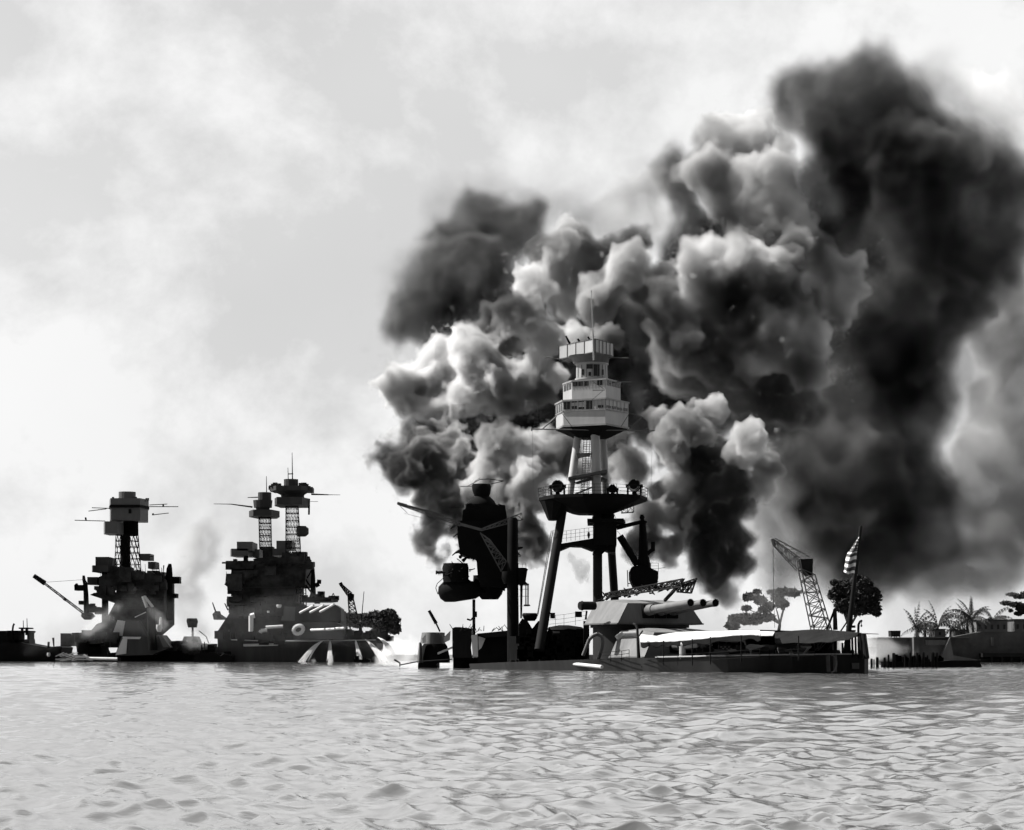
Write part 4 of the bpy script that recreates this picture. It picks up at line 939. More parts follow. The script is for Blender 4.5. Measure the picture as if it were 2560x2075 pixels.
D1 = 470.0
def ship_one():
    S = thing('battleship', 'battleship with one stout mast, settled low in thin smoke at the far left', 'battleship', z1(900, 1600, D1))
    S.location.z = 0; bpy.context.view_layer.update()
    B = lambda mb, *a, **k: mb.pbox(z1, *a, **k)
    m = MB(); m.prism(z1, [(560,1560),(850,1535),(1200,1525),(1500,1520),(1640,1540),(1640,1640),(560,1640)], D1, 26); m.prism(z1, [(545,1440),(600,1420),(640,1420),(700,1430),(760,1560),(560,1560)], D1+4, 8)
    m.build('hull', M['soot'], S)
    m = MB(); cage(m, z1, 838, 1000, 690, 828, 1024, 985, D1+10, 16, .12, 8, 1.1); C = m.build('cage_mast', M['soot'], S)
    m = MB(); m.stack(z1, [(870,942,690),(868,945,985)], D1+10, 1, 12); m.build('mast_core', M['soot'], C, smooth=True)
    m = MB(); m.stack(z1, [(858,982,376),(858,982,440)], D1+10, .9, 18); m.plan(z1, [(792,0),(830,-5),(1040,-5),(1076,0),(1040,6),(830,6)], 432, 482, D1+10); m.plan(z1, [(794,0),(830,-4.6),(1040,-4.6),(1072,0),(1040,5.6),(830,5.6)], 498, 588, D1+10); m.plan(z1, [(756,-1),(790,-5),(880,-5),(895,0),(850,4),(770,4)], 598, 684, D1+9); clutter(m, z1, 800, 1070, 430, 428, D1+8, 9, 3, .2, .35, 2)
    TP = m.build('fighting_top', M['farpale'], C)
    m = MB(); m.plan(z1, [(788,0),(826,-5.2),(1044,-5.2),(1080,0),(1040,6),(830,6)], 480, 499, D1+10); m.stack(z1, [(890,1000,586),(890,1002,690)], D1+11, .8, 14); B(m, 930, 948, 500, 530, D1+5.1, .3); m.build('gallery', M['soot'], TP)
    m = MB()
    for a, b in (((665,490),(790,494)),((640,514),(770,498)),((1080,470),(1210,463)),((1080,482),(1290,482)),((1100,542),(1220,528)),((540,580),(760,586))): m.tube(z1(*a, D1+9), z1(*b, D1+9), .1, .1, 5)
    for a, b in (((618,560),(622,582)),((1106,530),(1106,545)),((1180,465),(1180,482))): m.tube(z1(*a, D1+9), z1(*b, D1+9), .22, .22, 5)
    build_each(m, 'yardarm', M['far'], C)
    m = MB(); B(m, 690, 787, 845, 958, D1+6, 9); m.plan(z1, [(665,0),(690,-3),(800,-3),(822,0),(800,5),(690,5)], 910, 956, D1+8); m.plan(z1, [(632,0),(650,-3),(720,-3),(735,0),(700,5)], 994, 1048, D1+8); B(m, 1075, 1190, 955, 1022, D1+14, 8); B(m, 1010, 1085, 822, 868, D1+60, 6); B(m, 1070, 1122, 880, 930, D1+60, 6); m.tube(z1(1085,838,D1+60), z1(1112,838,D1+60), .3, .2, 6)
    build_each(m, 'bridge_house', M['far'], S)
    m = MB(); B(m, 736, 766, 955, 1440, D1+7, 3); m.prism(z1, [(715,990),(840,940),(870,905),(900,960),(1020,975),(1085,950),(1190,1010),(1190,1330),(1110,1400),(1000,1500),(640,1500),(640,1400),(700,1330),(760,1310),(830,1180),(650,1120),(680,1105),(840,1100),(840,1060),(715,1060)], D1+4, 14)
    clutter(m, z1, 700, 1190, 1080, 1060, D1+3.6, 50, 81, .2, .8, .6); clutter(m, z1, 830, 1190, 950, 990, D1+6, 30, 82, .2, .5); clutter(m, z1, 650, 830, 1190, 1320, D1+3.8, 24, 84, .2, .8, .6)
    r_ = random.Random(83)
    for i in range(36):
        x = r_.uniform(720, 1190); p = z1(x, 985 + r_.uniform(-20, 20), D1+6); m.tube(p, p + Vector((r_.uniform(-.3, .3), 0, r_.uniform(.8, 2.8))), .07, .05, 4)
    for yy in (1060, 1140, 1210): m.pbox(z1, 850, 1190, yy, yy + 6, D1+3.2, 2)
    SU = m.build('superstructure', M['farsoot'], S)
    m = MB(); clutter(m, z1, 830, 1190, 960, 1000, D1+6, 22, 21, .4, 1.4); clutter(m, z1, 640, 830, 1400, 1420, D1+1, 22, 22, .3, 1.2, 2); clutter(m, z1, 1200, 1560, 1480, 1520, D1+2, 34, 23, .4, 1.5); clutter(m, z1, 460, 640, 1430, 1420, D1+6, 14, 24, .4, 1.2); m.prism(z1, [(1300,1500),(1330,1420),(1420,1420),(1450,1500)], D1+6, 5)
    build_each(m, 'deck_fitting', M['farsoot'], SU)
    m = MB(); m.stack(z1, [(596,614,980),(594,620,1010),(600,634,1040),(604,640,1120),(606,648,1290)], D1+2, 1, 12); B(m, 540, 605, 1048, 1088, D1+1, 3); m.prism(z1, [(536,1050),(550,1036),(560,1090),(538,1088)], D1+1, 2); B(m, 568, 606, 1162, 1190, D1+1, 2.5); m.stack(z1, [(590,670,1250),(585,690,1275),(610,660,1300)], D1+2, .8, 12)
    K1 = m.build('king_post', M['soot'], S)
    m = MB(); m.truss(z1(322,1030,D1), z1(600,1240,D1), z1(320,1042,D1), z1(596,1254,D1), 12, .09, .8, False); m.tube(z1(245,982,D1), z1(325,1036,D1), .5, .6, 8); m.bar(z1(460,1148,D1), z1(480,1160,D1), .6); m.tube(z1(340,1028,D1), z1(600,1010,D1), .05, .05, 4); m.build('boom', M['soot'], K1)
    m = MB(); m.stack(z1, [(1218,1240,895),(1204,1246,930),(1196,1250,1010),(1194,1250,1180),(1188,1254,1300)], D1+8, 1, 12); B(m, 1246, 1296, 988, 1036, D1+8, 3); B(m, 1190, 1276, 1110, 1142, D1+8, 3); m.tube(z1(1182,905,D1+8), z1(1184,1000,D1+8), .1, .1, 5)
    m.build('king_post', M['soot'], S)
    def tur(P, plates, d, lab):
        m = MB(); m.prism(z1, P, d, 9); T = m.build('turret', M['far'], S, label=lab)
        for q, mt in plates:
            m = MB(); m.prism(z1, q, d - .25, .3); m.build('lit_side_plate', M[mt], T)  # pale panels carry the sunlit turret faces in their colour
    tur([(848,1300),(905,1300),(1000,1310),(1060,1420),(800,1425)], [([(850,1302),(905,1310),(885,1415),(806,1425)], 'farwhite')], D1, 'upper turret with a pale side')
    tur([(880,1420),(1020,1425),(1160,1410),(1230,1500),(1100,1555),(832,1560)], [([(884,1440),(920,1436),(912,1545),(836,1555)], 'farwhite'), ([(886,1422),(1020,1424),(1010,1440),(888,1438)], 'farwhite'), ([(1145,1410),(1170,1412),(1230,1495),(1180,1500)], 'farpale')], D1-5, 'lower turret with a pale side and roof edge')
    m = MB(); m.stack(z1, [(1066,1112,1210),(1062,1118,1260),(1068,1130,1420),(1075,1140,1520)], D1-6, 1, 12); m.build('stern_post', M['soot'], S)
    m = MB(); m.tube(z1(1036,1130,D1-6), z1(1062,1210,D1-6), .45, .35, 7); m.tube(z1(1046,1132,D1-6), z1(1105,1208,D1-6), .3, .3, 7); m.bar(z1(975,1282,D1-6), z1(1055,1245,D1-6), .25); m.build('pale_brace', M['farwhite'], S)
    m = MB(); m.stack(z1, [(1352,1425,1290),(1348,1432,1310),(1360,1424,1356)], D1+20, 1, 12); m.prism(z1, [(1386,1356),(1396,1356),(1398,1500),(1384,1500)], D1+20, 1); m.path([z1(1440,1380,D1+5), z1(1490,1420,D1+5), z1(1510,1470,D1+5)], .12, 5)
    for x in (1460, 1478, 1495): m.bar(z1(x, 1470, D1+2), z1(x + 2, 1530, D1+2), .2)
    build_each(m, 'lookout_tub', M['soot'], S)
    m = MB(); m.stack(z1, [(1130,1172,1335),(1128,1175,1360),(1140,1165,1388)], D1-4, 1, 10); m.stack(z1, [(1155,1170,1280),(1152,1172,1300),(1150,1172,1340)], D1-4, 1, 8); build_each(m, 'ventilator', M['farwhite'], S, smooth=True)
ship_one()

def small_craft():
    d = 455.0
    L = thing('launch', 'low dark launch with a white sheer line under the far left battleship', 'boat', z1(730, 1600, d)); L.location.z = 0; bpy.context.view_layer.update()
    m = MB(); m.prism(z1, [(606,1560),(640,1574),(850,1576),(848,1625),(630,1625)], d, 4); m.build('hull', M['soot'], L)
    m = MB(); m.path([z1(604,1556,d-.2), z1(640,1580,d-.2), z1(848,1584,d-.2)], .36, 6); m.build('rubbing_strake', M['farwhite'], L)
    m = MB(); m.pbox(z1, 735, 775, 1490, 1575, d + 1, 2); m.pbox(z1, 760, 790, 1460, 1500, d+1, 1.5); m.build('cabin', M['soot'], L)
    F = thing('work_float', 'pale wreck strewn float lying low left of the launch', 'float', z1(500, 1600, d)); F.location.z = 0; bpy.context.view_layer.update()
    m = MB(); m.prism(z1, [(400,1595),(470,1560),(600,1548),(612,1625),(395,1625)], d, 5); m.build('deck', M['dark'], F)
    m = MB(); r = random.Random(5)
    for i in range(16):
        a = z1(r.uniform(400, 560), r.uniform(1555, 1600), d - .5); m.bar(a, a + Vector((r.uniform(1, 4), 0, r.uniform(-.4, 1.0))), .22)
    build_each(m, 'plank', M['farwhite'], F)
    T = thing('tugboat', 'black steam vessel with an open deckhouse at the left edge', 'tugboat', z1(150, 1600, 480)); T.location.z = 0; bpy.context.view_layer.update(); d = 480
    m = MB(); m.prism(z1, [(-260,1470),(150,1465),(215,1478),(330,1500),(430,1490),(450,1500),(440,1545),(470,1560),(380,1600),(370,1640),(-260,1640)], d, 12); m.build('hull', M['soot'], T)
    m = MB(); m.pbox(z1, -260, 48, 1380, 1480, d + 2, 8); m.pbox(z1, 50, 200, 1378, 1392, d + 2, 8)
    for x0, x1 in ((72,90),(104,135),(196,206)): m.pbox(z1, x0, x1, 1380, 1480, d + 2, 6)
    m.prism(z1, [(40,1450),(210,1440),(215,1490),(40,1490)], d+2, 6); m.pbox(z1, 135, 206, 1356, 1366, d+3, 5); m.pbox(z1, 150, 163, 1366, 1380, d+3, 1); m.pbox(z1, 183, 198, 1366, 1412, d+3, 1)
    m.build('deckhouse', M['soot'], T)
    m = MB(); m.path([z1(90,1385,d+4), z1(95,1345,d+4), z1(103,1328,d+4)], .25, 6); m.tube(z1(170,1360,d+4), z1(168,1305,d+4), .1, .08, 5); m.tube(z1(197,1360,d+4), z1(195,1290,d+4), .1, .08, 5); m.tube(z1(390,1500,d+4), z1(385,1430,d+4), .15, .3, 6); m.tube(z1(350,1500,d+4), z1(352,1460,d+4), .3, .3, 6)
    m.build('mast', M['soot'], T)
    m = MB(); m.stack(z1, [(342,362,1538),(338,366,1552),(344,360,1566)], d - .5, 1, 10); m.build('fender', M['farwhite'], T, smooth=True)
    P = thing('tugboat', 'small black boat below the hose jets beside the second battleship', 'tugboat', z2(1285, 1600, 420)); P.location.z = 0; bpy.context.view_layer.update(); d = 420
    m = MB(); m.prism(z2, [(1225,1572),(1240,1590),(1330,1584),(1345,1592),(1335,1640),(1235,1640)], d, 4); m.build('hull', M['soot'], P)
    m = MB(); m.pbox(z2, 1238, 1262, 1560, 1590, d+.5, 2); m.pbox(z2, 1290, 1320, 1572, 1590, d+.5, 2); m.build('cabin', M['soot'], P)
    Q = thing('tugboat', 'black boat lying between the two battleships at the left', 'tugboat', z2(200, 1600, 436)); Q.location.z = 0; bpy.context.view_layer.update(); d = 436
    m = MB(); m.prism(z2, [(80,1545),(180,1535),(290,1545),(350,1560),(352,1625),(60,1625)], d, 5); m.build('hull', M['soot'], Q)
    m = MB(); m.pbox(z2, 170, 215, 1480, 1545, d+1, 2.5); m.pbox(z2, 290, 330, 1530, 1560, d+1, 2); m.tube(z2(150,1540,d+1), z2(148,1460,d+1), .12, .1, 6); m.tube(z2(128,1540,d+1), z2(128,1480,d+1), .12, .1, 6); m.path([z2(230,1540,d), z2(265,1566,d), z2(292,1545,d)], .2, 6)
    m.build('wheelhouse', M['soot'], Q)
small_craft()

# fire hose jets: spreading sheets of white water
def spray_mat():
    m = bpy.data.materials.new('hose_spray'); m.use_nodes = True; nt = m.node_tree; b = nt.nodes['Principled BSDF']
    b.inputs['Base Color'].default_value = (.8, .8, .8, 1); b.inputs['Roughness'].default_value = .6
    tr = nt.nodes.new('ShaderNodeBsdfTranslucent'); tr.inputs[0].default_value = (.85, .85, .85, 1)
    mx = nt.nodes.new('ShaderNodeMixShader'); mx.inputs[0].default_value = .45
    nt.links.new(b.outputs[0], mx.inputs[1]); nt.links.new(tr.outputs[0], mx.inputs[2]); nt.links.new(mx.outputs[0], nt.nodes['Material Output'].inputs[0]); return m
JET = spray_mat()
def jet(a, b, w0, w1, d, lab, sag=.0, n=90):
    """a hose stream that breaks up into many falling strands"""
    m = MB(); A, E = z2(*a, d), z2(*b, d - 4); r = random.Random(a[0]); s = mpp(d) / 2.893 / 2
    for i in range(n):
        u, v = max(-1, min(1, r.gauss(0, .42))), r.gauss(0, .5); e = r.uniform(.55, 1.0) if abs(u) > .3 else r.uniform(.9, 1.0); st = r.uniform(0, .35) * abs(u); ps = []
        for k in range(8):
            t = st + (e - st) * k / 7; p = A.lerp(E, t); p.z += sag * t * (1 - t); w = (w0 + (w1 - w0) * t ** 1.3) * s
            ps.append(p + Vector((u * w, v * w * .6, 0)))
        for k in range(7):
            q = .05 + .05 * math.sin(math.pi * (k + .5) / 7); m.tube(ps[k], ps[k+1], q, q, 3, cap=False)
    o = m.build('water_jet', JET); tag(o, lab, 'water jet', 'hose jets playing on the second battleship')
jet((1012,1448), (862,1612), 12, 80, D2 - 2, 'white hose jet slanting down to the left across the dark hull', 3.0)
jet((1056,1452), (1056,1612), 14, 50, D2 - 2, 'narrow white hose jet falling straight down the dark hull')
jet((1240,1450), (1276,1596), 12, 46, D2 - 2, 'short white hose jet falling on the small black boat')
jet((1312,1442), (1450,1610), 14, 90, D2 - 2, 'wide white hose jet falling in a curtain at the end of the hull', 2.0)
jet((1402,1428), (1515,1560), 10, 60, D2 - 1, 'farthest hose jet, arcing into the steam right of the hull', 3.0)

# ---------------------------------------------------------------- shore, trees
def foliage_mat(name, col):
    m = bpy.data.materials.new(name); m.use_nodes = True; nt = m.node_tree; b = nt.nodes['Principled BSDF']
    b.inputs['Roughness'].default_value = .8; b.inputs['Specular IOR Level'].default_value = .2
    n = nt.nodes.new('ShaderNodeTexNoise'); n.inputs['Scale'].default_value = .8; n.inputs['Detail'].default_value = 5
    t = nt.nodes.new('ShaderNodeTexCoord'); nt.links.new(t.outputs['Object'], n.inputs['Vector'])
    r = nt.nodes.new('ShaderNodeValToRGB'); r.color_ramp.elements[0].color = (col * .5,) * 3 + (1,); r.color_ramp.elements[1].color = (col * 1.5,) * 3 + (1,)
    r.color_ramp.elements[0].position = .3; r.color_ramp.elements[1].position = .7
    nt.links.new(n.outputs[0], r.inputs[0]); nt.links.new(r.outputs[0], b.inputs['Base Color']); return m
FOL = foliage_mat('leaves', .022); FOLP = foliage_mat('hazy_leaves', .04); BARK = mat('bark', .06, .9)  # FOLP is paler: haze over the distant trees put into leaf colour
def leaf_cloud(name, blobs, d, leaf, n, material, parent, seed, zf):
    """many leaf sized faces spread through clumps given as (x, y, rx, ry)"""
    r = np.random.default_rng(seed); V = []; tot = sum(b[2] * b[3] for b in blobs)
    for x, y, rx, ry in blobs:
        k = int(n * rx * ry / tot); c = np.array(zf(x, y, d)); ax = abs(zf(x + rx, y, d).x - c[0]); az = abs(zf(x, y + ry, d).z - c[2])
        p = r.normal(size=(k, 3)); p /= np.linalg.norm(p, axis=1)[:, None]; p *= (r.random(k) ** .45)[:, None]
        # clumps: pull leaves towards a few sprays
        cen = r.normal(size=(max(5, k // 60), 3)); cen /= np.linalg.norm(cen, axis=1)[:, None]; cen *= (r.random(len(cen)) ** .4)[:, None]
        w = r.random(k)[:, None] * .75; p = p * (1 - w) + cen[r.integers(0, len(cen), k)] * w
        p = c + p * np.array([ax, ax * .8, az])
        a = r.normal(size=(k, 3)); a /= np.linalg.norm(a, axis=1)[:, None]; b = np.cross(a, r.normal(size=(k, 3))); b /= np.linalg.norm(b, axis=1)[:, None]
        s = (leaf * r.uniform(.6, 1.5, k))[:, None]
        V.append(np.stack([p - a*s, p + b*s*.5, p + a*s, p - b*s*.5], 1))
    V = np.concatenate(V).reshape(-1, 3)
    if parent: V = V - np.array(root_of(parent).location)
    F = np.arange(len(V)).reshape(-1, 4); me = np_mesh(name, V, F, False); me.materials.append(material)
    o = bpy.data.objects.new(name, me); COL.objects.link(o)
    if parent: o.parent = parent
    return o
def tree(label, zf, d, base, top_pts, blobs, leaf, n, material, seed, r0=.5, group=None):
    g = zf(*base, d); T = thing('tree', label, 'tree', g, group)
    m = MB(); root = Vector(g); fork = root.lerp(zf(*top_pts[0], d), .45); m.tube(root, fork, r0, r0 * .7, 9)
    for i, q in enumerate(top_pts):
        e = zf(*q, d) + Vector((0, (i % 3 - 1) * 1.5, 0)); mid = fork.lerp(e, .5) + Vector((0, 0, .3)); m.tube(fork, mid, r0 * .5, r0 * .3, 7); m.tube(mid, e, r0 * .3, r0 * .1, 6)
    m.build('trunk', BARK, T); leaf_cloud('crown', blobs, d, leaf, n, material, T, seed, zf)
# spreading tree behind the crane
tree('hazy spreading tree with flat layered crown behind the stern crane', z6, 400, (720,1260), [(760,1000),(690,960),(820,900),(500,900),(560,1010),(420,1000)],
     [(780,850,140,40),(860,860,90,35),(720,900,70,50),(760,960,70,50),(520,850,50,25),(470,890,80,40),(430,900,40,35),(560,930,70,45),(600,1010,80,40),(430,1000,50,25),(640,980,60,40),(320,1090,70,35),(420,1100,110,60),(520,1100,100,60),(620,1080,80,45),(640,850,25,15),(300,1160,80,50)], .42, 9000, FOLP, 1, .4)
tree('dense black round crowned tree behind the flagstaff', z6, 330, (1380,1400), [(1380,900),(1300,850),(1470,820),(1550,900),(1280,960)],
     [(1480,780,130,90),(1360,830,130,100),(1480,900,190,140),(1290,800,80,60),(1600,900,90,110),(1340,960,120,90),(1580,1000,110,70),(1240,760,40,30),(1420,1000,160,80),(1640,1050,40,30),(1460,720,60,35),(1240,870,70,60)], .30, 16000, FOL, 2, .45)
tree('dark layered tree cut by the right edge', z7, 430, (2230,760), [(2120,520),(2050,540),(2180,450)],
     [(2100,420,100,28),(2000,400,70,18),(2160,400,60,35),(1930,500,75,22),(2060,520,100,30),(2120,570,80,40),(1990,590,30,14),(2080,620,60,22),(2170,560,60,70)], .36, 5000, FOL, 3, .5)
tree('grey bushy tree mass behind the hoses, right of the second battleship', z2, 560, (1400,1440), [(1400,1280),(1300,1300),(1500,1280)],
     [(1480,1250,60,32),(1400,1262,90,28),(1300,1275,90,22),(1200,1268,70,16),(1500,1300,70,50),(1400,1320,110,50),(1520,1360,60,50),(1250,1320,110,40),(1180,1310,60,40),(1440,1370,90,40)], .5, 12000, FOLP, 4, .6)
def palm(label, x, y, base, d, size, seed):
    r = random.Random(seed); g = z7(*base, d); T = thing('palm_tree', label, 'palm tree', g, 'palms along the sea wall'); c = z7(x, y, d)
    m = MB(); m.tube(g, c, .32, .22, 8); m.build('trunk', BARK, T); V, F = [], []
    for i in range(17):
        a = r.uniform(0, 6.283); el = r.uniform(-.5, 1.4); L = size * r.uniform(.75, 1.1); prev = c; w = .0
        dirv = Vector((math.cos(a) * math.cos(el), math.sin(a) * math.cos(el) * .8, math.sin(el))); side = dirv.cross(Vector((0, 0, 1))).normalized() if abs(dirv.z) < .98 else Vector((1, 0, 0))
        pts_ = []; p = Vector(c); dv = Vector(dirv)
        for k in range(9):
            pts_.append(Vector(p)); p = p + dv * L / 8; dv = (dv + Vector((0, 0, -.2))).normalized()
        for k in range(8):
            for sgn in (-1, 1):
                for h in (0, .5):
                    q = pts_[k].lerp(pts_[k+1], h); tip = q + (side * sgn * .45 + dv * .6 + Vector((0, 0, -.35))) * size * .2 * math.sin(math.pi * min(1, (k + h + 1.5) / 9.5)); b = len(V)
                    V += [q, q.lerp(pts_[k+1], .5), tip]; F.append((b, b+1, b+2))
        mb_ = None
    org = T.location; new_mesh_obj('fronds', [v - org for v in V], F, FOL, T)
palm('leaning palm at the left end of the row beside the bright steam', 890, 790, (905,905), 425, 5.9, 1)
palm('full headed palm standing just left of the flat roofed shed', 1140, 760, (1130,905), 425, 5.5, 2)
palm('tallest palm, with fronds held upright beside the long roof', 1530, 680, (1560,900), 425, 5.9, 3)
palm('palm growing behind the long flat roof', 1775, 690, (1770,860), 440, 5.1, 4)
palm('small drooping palm between the two sheds', 1290, 800, (1285,905), 428, 4.5, 5)
palm('thin drooping palm left of the tallest palm', 1470, 700, (1500,900), 428, 4.5, 6)
palm('short palm tuft between the two left palms', 985, 780, (990,905), 428, 4.0, 7)

# land behind the wall
m = MB(); m.box((pt(2150, 1600, 445).x, 425, -3), (pt(2700, 1600, 425).x + 200, 700, z7(0, 905, 425).z)); o = m.build('shore_ground', mat('earth', .10, .95)); tag(o, kind='structure')
m = MB(); m.box((-400, 600, -3), (700, 900, 1.6)); o = m.build('far_shore_ground', mat('far_earth', .12, .95)); tag(o, kind='structure')
# sea wall
SW = thing('sea_wall', 'weathered concrete sea wall along the shore at the right', 'sea wall', z7(1800, 1170, 420)); SW.location.z = 0; bpy.context.view_layer.update()
m = MB(); m.prism(z7, [(860,900),(1300,898),(1500,860),(1640,835),(2600,830),(2600,1090),(1640,1090),(1640,1190),(860,1190)], 420, 5); m.build('wall', mat('old_concrete', .05, .9, var=.55, scale=.22, bump=.4), SW)
m = MB(); m.pbox(z7, 1000, 1280, 930, 990, 419.4, .7); m.prism(z7, [(1280,900),(1320,1110),(1660,1170),(1160,1170)], 418.5, 2); m.pbox(z7, 1760, 1790, 900, 1000, 419.6, .5); m.pbox(z7, 860, 1500, 893, 905, 419, 1.2); m.build('buttress', M['dark'], SW)
m = MB(); m.pbox(z7, 1660, 2600, 1085, 1130, 417, 3); m.pbox(z7, 1640, 2600, 1150, 1185, 418, 2)
for x in (1760, 1880, 1985, 2100): m.pbox(z7, x, x + 26, 1120, 1190, 417.2, 1)
m.build('wharf_timbers', M['black'], SW)
# sheds and stacks on the shore
def shed(label, x0, x1, y0, y1, d, dep, roof=True):
    T = thing('shed', label, 'shed', z7((x0+x1)/2, y1, d)); m = MB(); m.pbox(z7, x0, x1, y0 + (8 if roof else 0), y1, d, dep); m.build('wall', M['dark'], T)
    m = MB(); m.pbox(z7, x0 - 8, x1 + 8, y0, y0 + 9, d - .6, dep + 1.2); m.build('roof', M['black'], T)
    m = MB()
    n = max(1, int((x1 - x0) / 70))
    for i in range(n):
        c = x0 + (i + .5) * (x1 - x0) / n; m.pbox(z7, c - 12, c + 12, y0 + (y1 - y0) * .4, y0 + (y1 - y0) * .75, d - .1, .2)
    m.build('window', M['glass'], T)
shed('small flat roofed shed right of the full headed palm', 1100, 1228, 800, 897, 424, 5)
shed('low dark shed with a step in its roof, left of the tallest palm', 1340, 1475, 808, 895, 424, 5)
shed('long dark flat roofed building behind the sea wall', 1590, 1950, 692, 842, 436, 10)
shed('dark building cut by the right edge', 2030, 2500, 686, 838, 438, 10)
for k, (x0, x1) in enumerate(((592, 645), (652, 706))):
    T = thing('water_tank', 'dark square tank on the wharf, %s of the pair in the steam' % ('left' if k == 0 else 'right'), 'tank', z7((x0+x1)/2, 897, 424), 'dark tanks standing in the steam')
    m = MB(); m.prism(z7, [(x0,822),(x1,822),(x1-4,892),(x0+4,892)], 424, 3); m.build('tank', M['black'], T)
    m = MB(); m.pbox(z7, x0 + 4, x0 + 10, 885, 905, 424.2, .6); m.pbox(z7, x1 - 10, x1 - 4, 885, 905, 424.2, .6); m.build('stand', M['soot'], T)
m = MB(); m.pbox(z7, 440, 900, 900, 908, 422, 8); o = m.build('wharf', M['grey']); tag(o, 'long wharf deck half lost in bright steam', 'wharf')
# mooring piles and the dark pontoon
PN = thing('pontoon', 'long low black pontoon lying under the sea wall', 'pontoon', z7(1350, 1245, 255)); PN.location.z = 0; bpy.context.view_layer.update()
m = MB(); m.prism(z7, [(560,1185),(1180,1180),(1300,1168),(1620,1168),(1640,1215),(1655,1245),(1640,1275),(560,1275)], 255, 5); m.build('hull', M['soot'], PN)
m = MB(); r = random.Random(8)
for i in range(40):
    x = r.uniform(640, 1190); p = z7(x, 1170 - r.uniform(0, 45), 256); m.box((p.x - .15, p.y, p.z - 1.4), (p.x + .2, p.y + .5, p.z + r.uniform(0, .4)))
m.build('timber_stack', M['soot'], PN)
for i, (x, w, y) in enumerate(((368,28,1158),(396,14,1165),(434,34,1142),(520,30,1145),(565,24,1112),(625,36,1092),(755,20,1108),(816,28,1088),(896,32,1088),(968,36,1086),(1082,36,1086),(1128,22,1090),(860,18,1120),(1020,20,1120))):
    s = mpp(250) / 4.656; p = z7(x, y, 250); b = MB(); rr = w * s / 2
    b.tube(Vector((p.x, p.y, -1.5)), p, rr * 1.05, rr, 12); b.tube(p, p + Vector((0, 0, .12)), rr, rr * .7, 12)
    lab = ['thick short mooring pile nearest the battleship stern', 'thin short mooring pile second from the battleship stern', 'squat dark mooring pile third from the battleship stern', 'slanted looking short pile after the gap in the row',
           'narrow tall pile left of the thickest flat topped pile', 'thick flat topped pile, tallest at the left of the row', 'thin pile standing alone in the middle of the row', 'flat topped pile left of the middle pair', 'left pile of the thick middle pair', 'right pile of the thick middle pair',
           'thick flat topped pile near the right end of the row', 'slim pile at the right end of the row', 'thin low pile between two thick ones, left of the middle pair', 'thin low pile right of the middle pair'][i]
    o = b.build('mooring_pile', M['soot'], smooth=True); tag(o, lab, 'mooring pile', 'mooring piles in front of the pontoon')
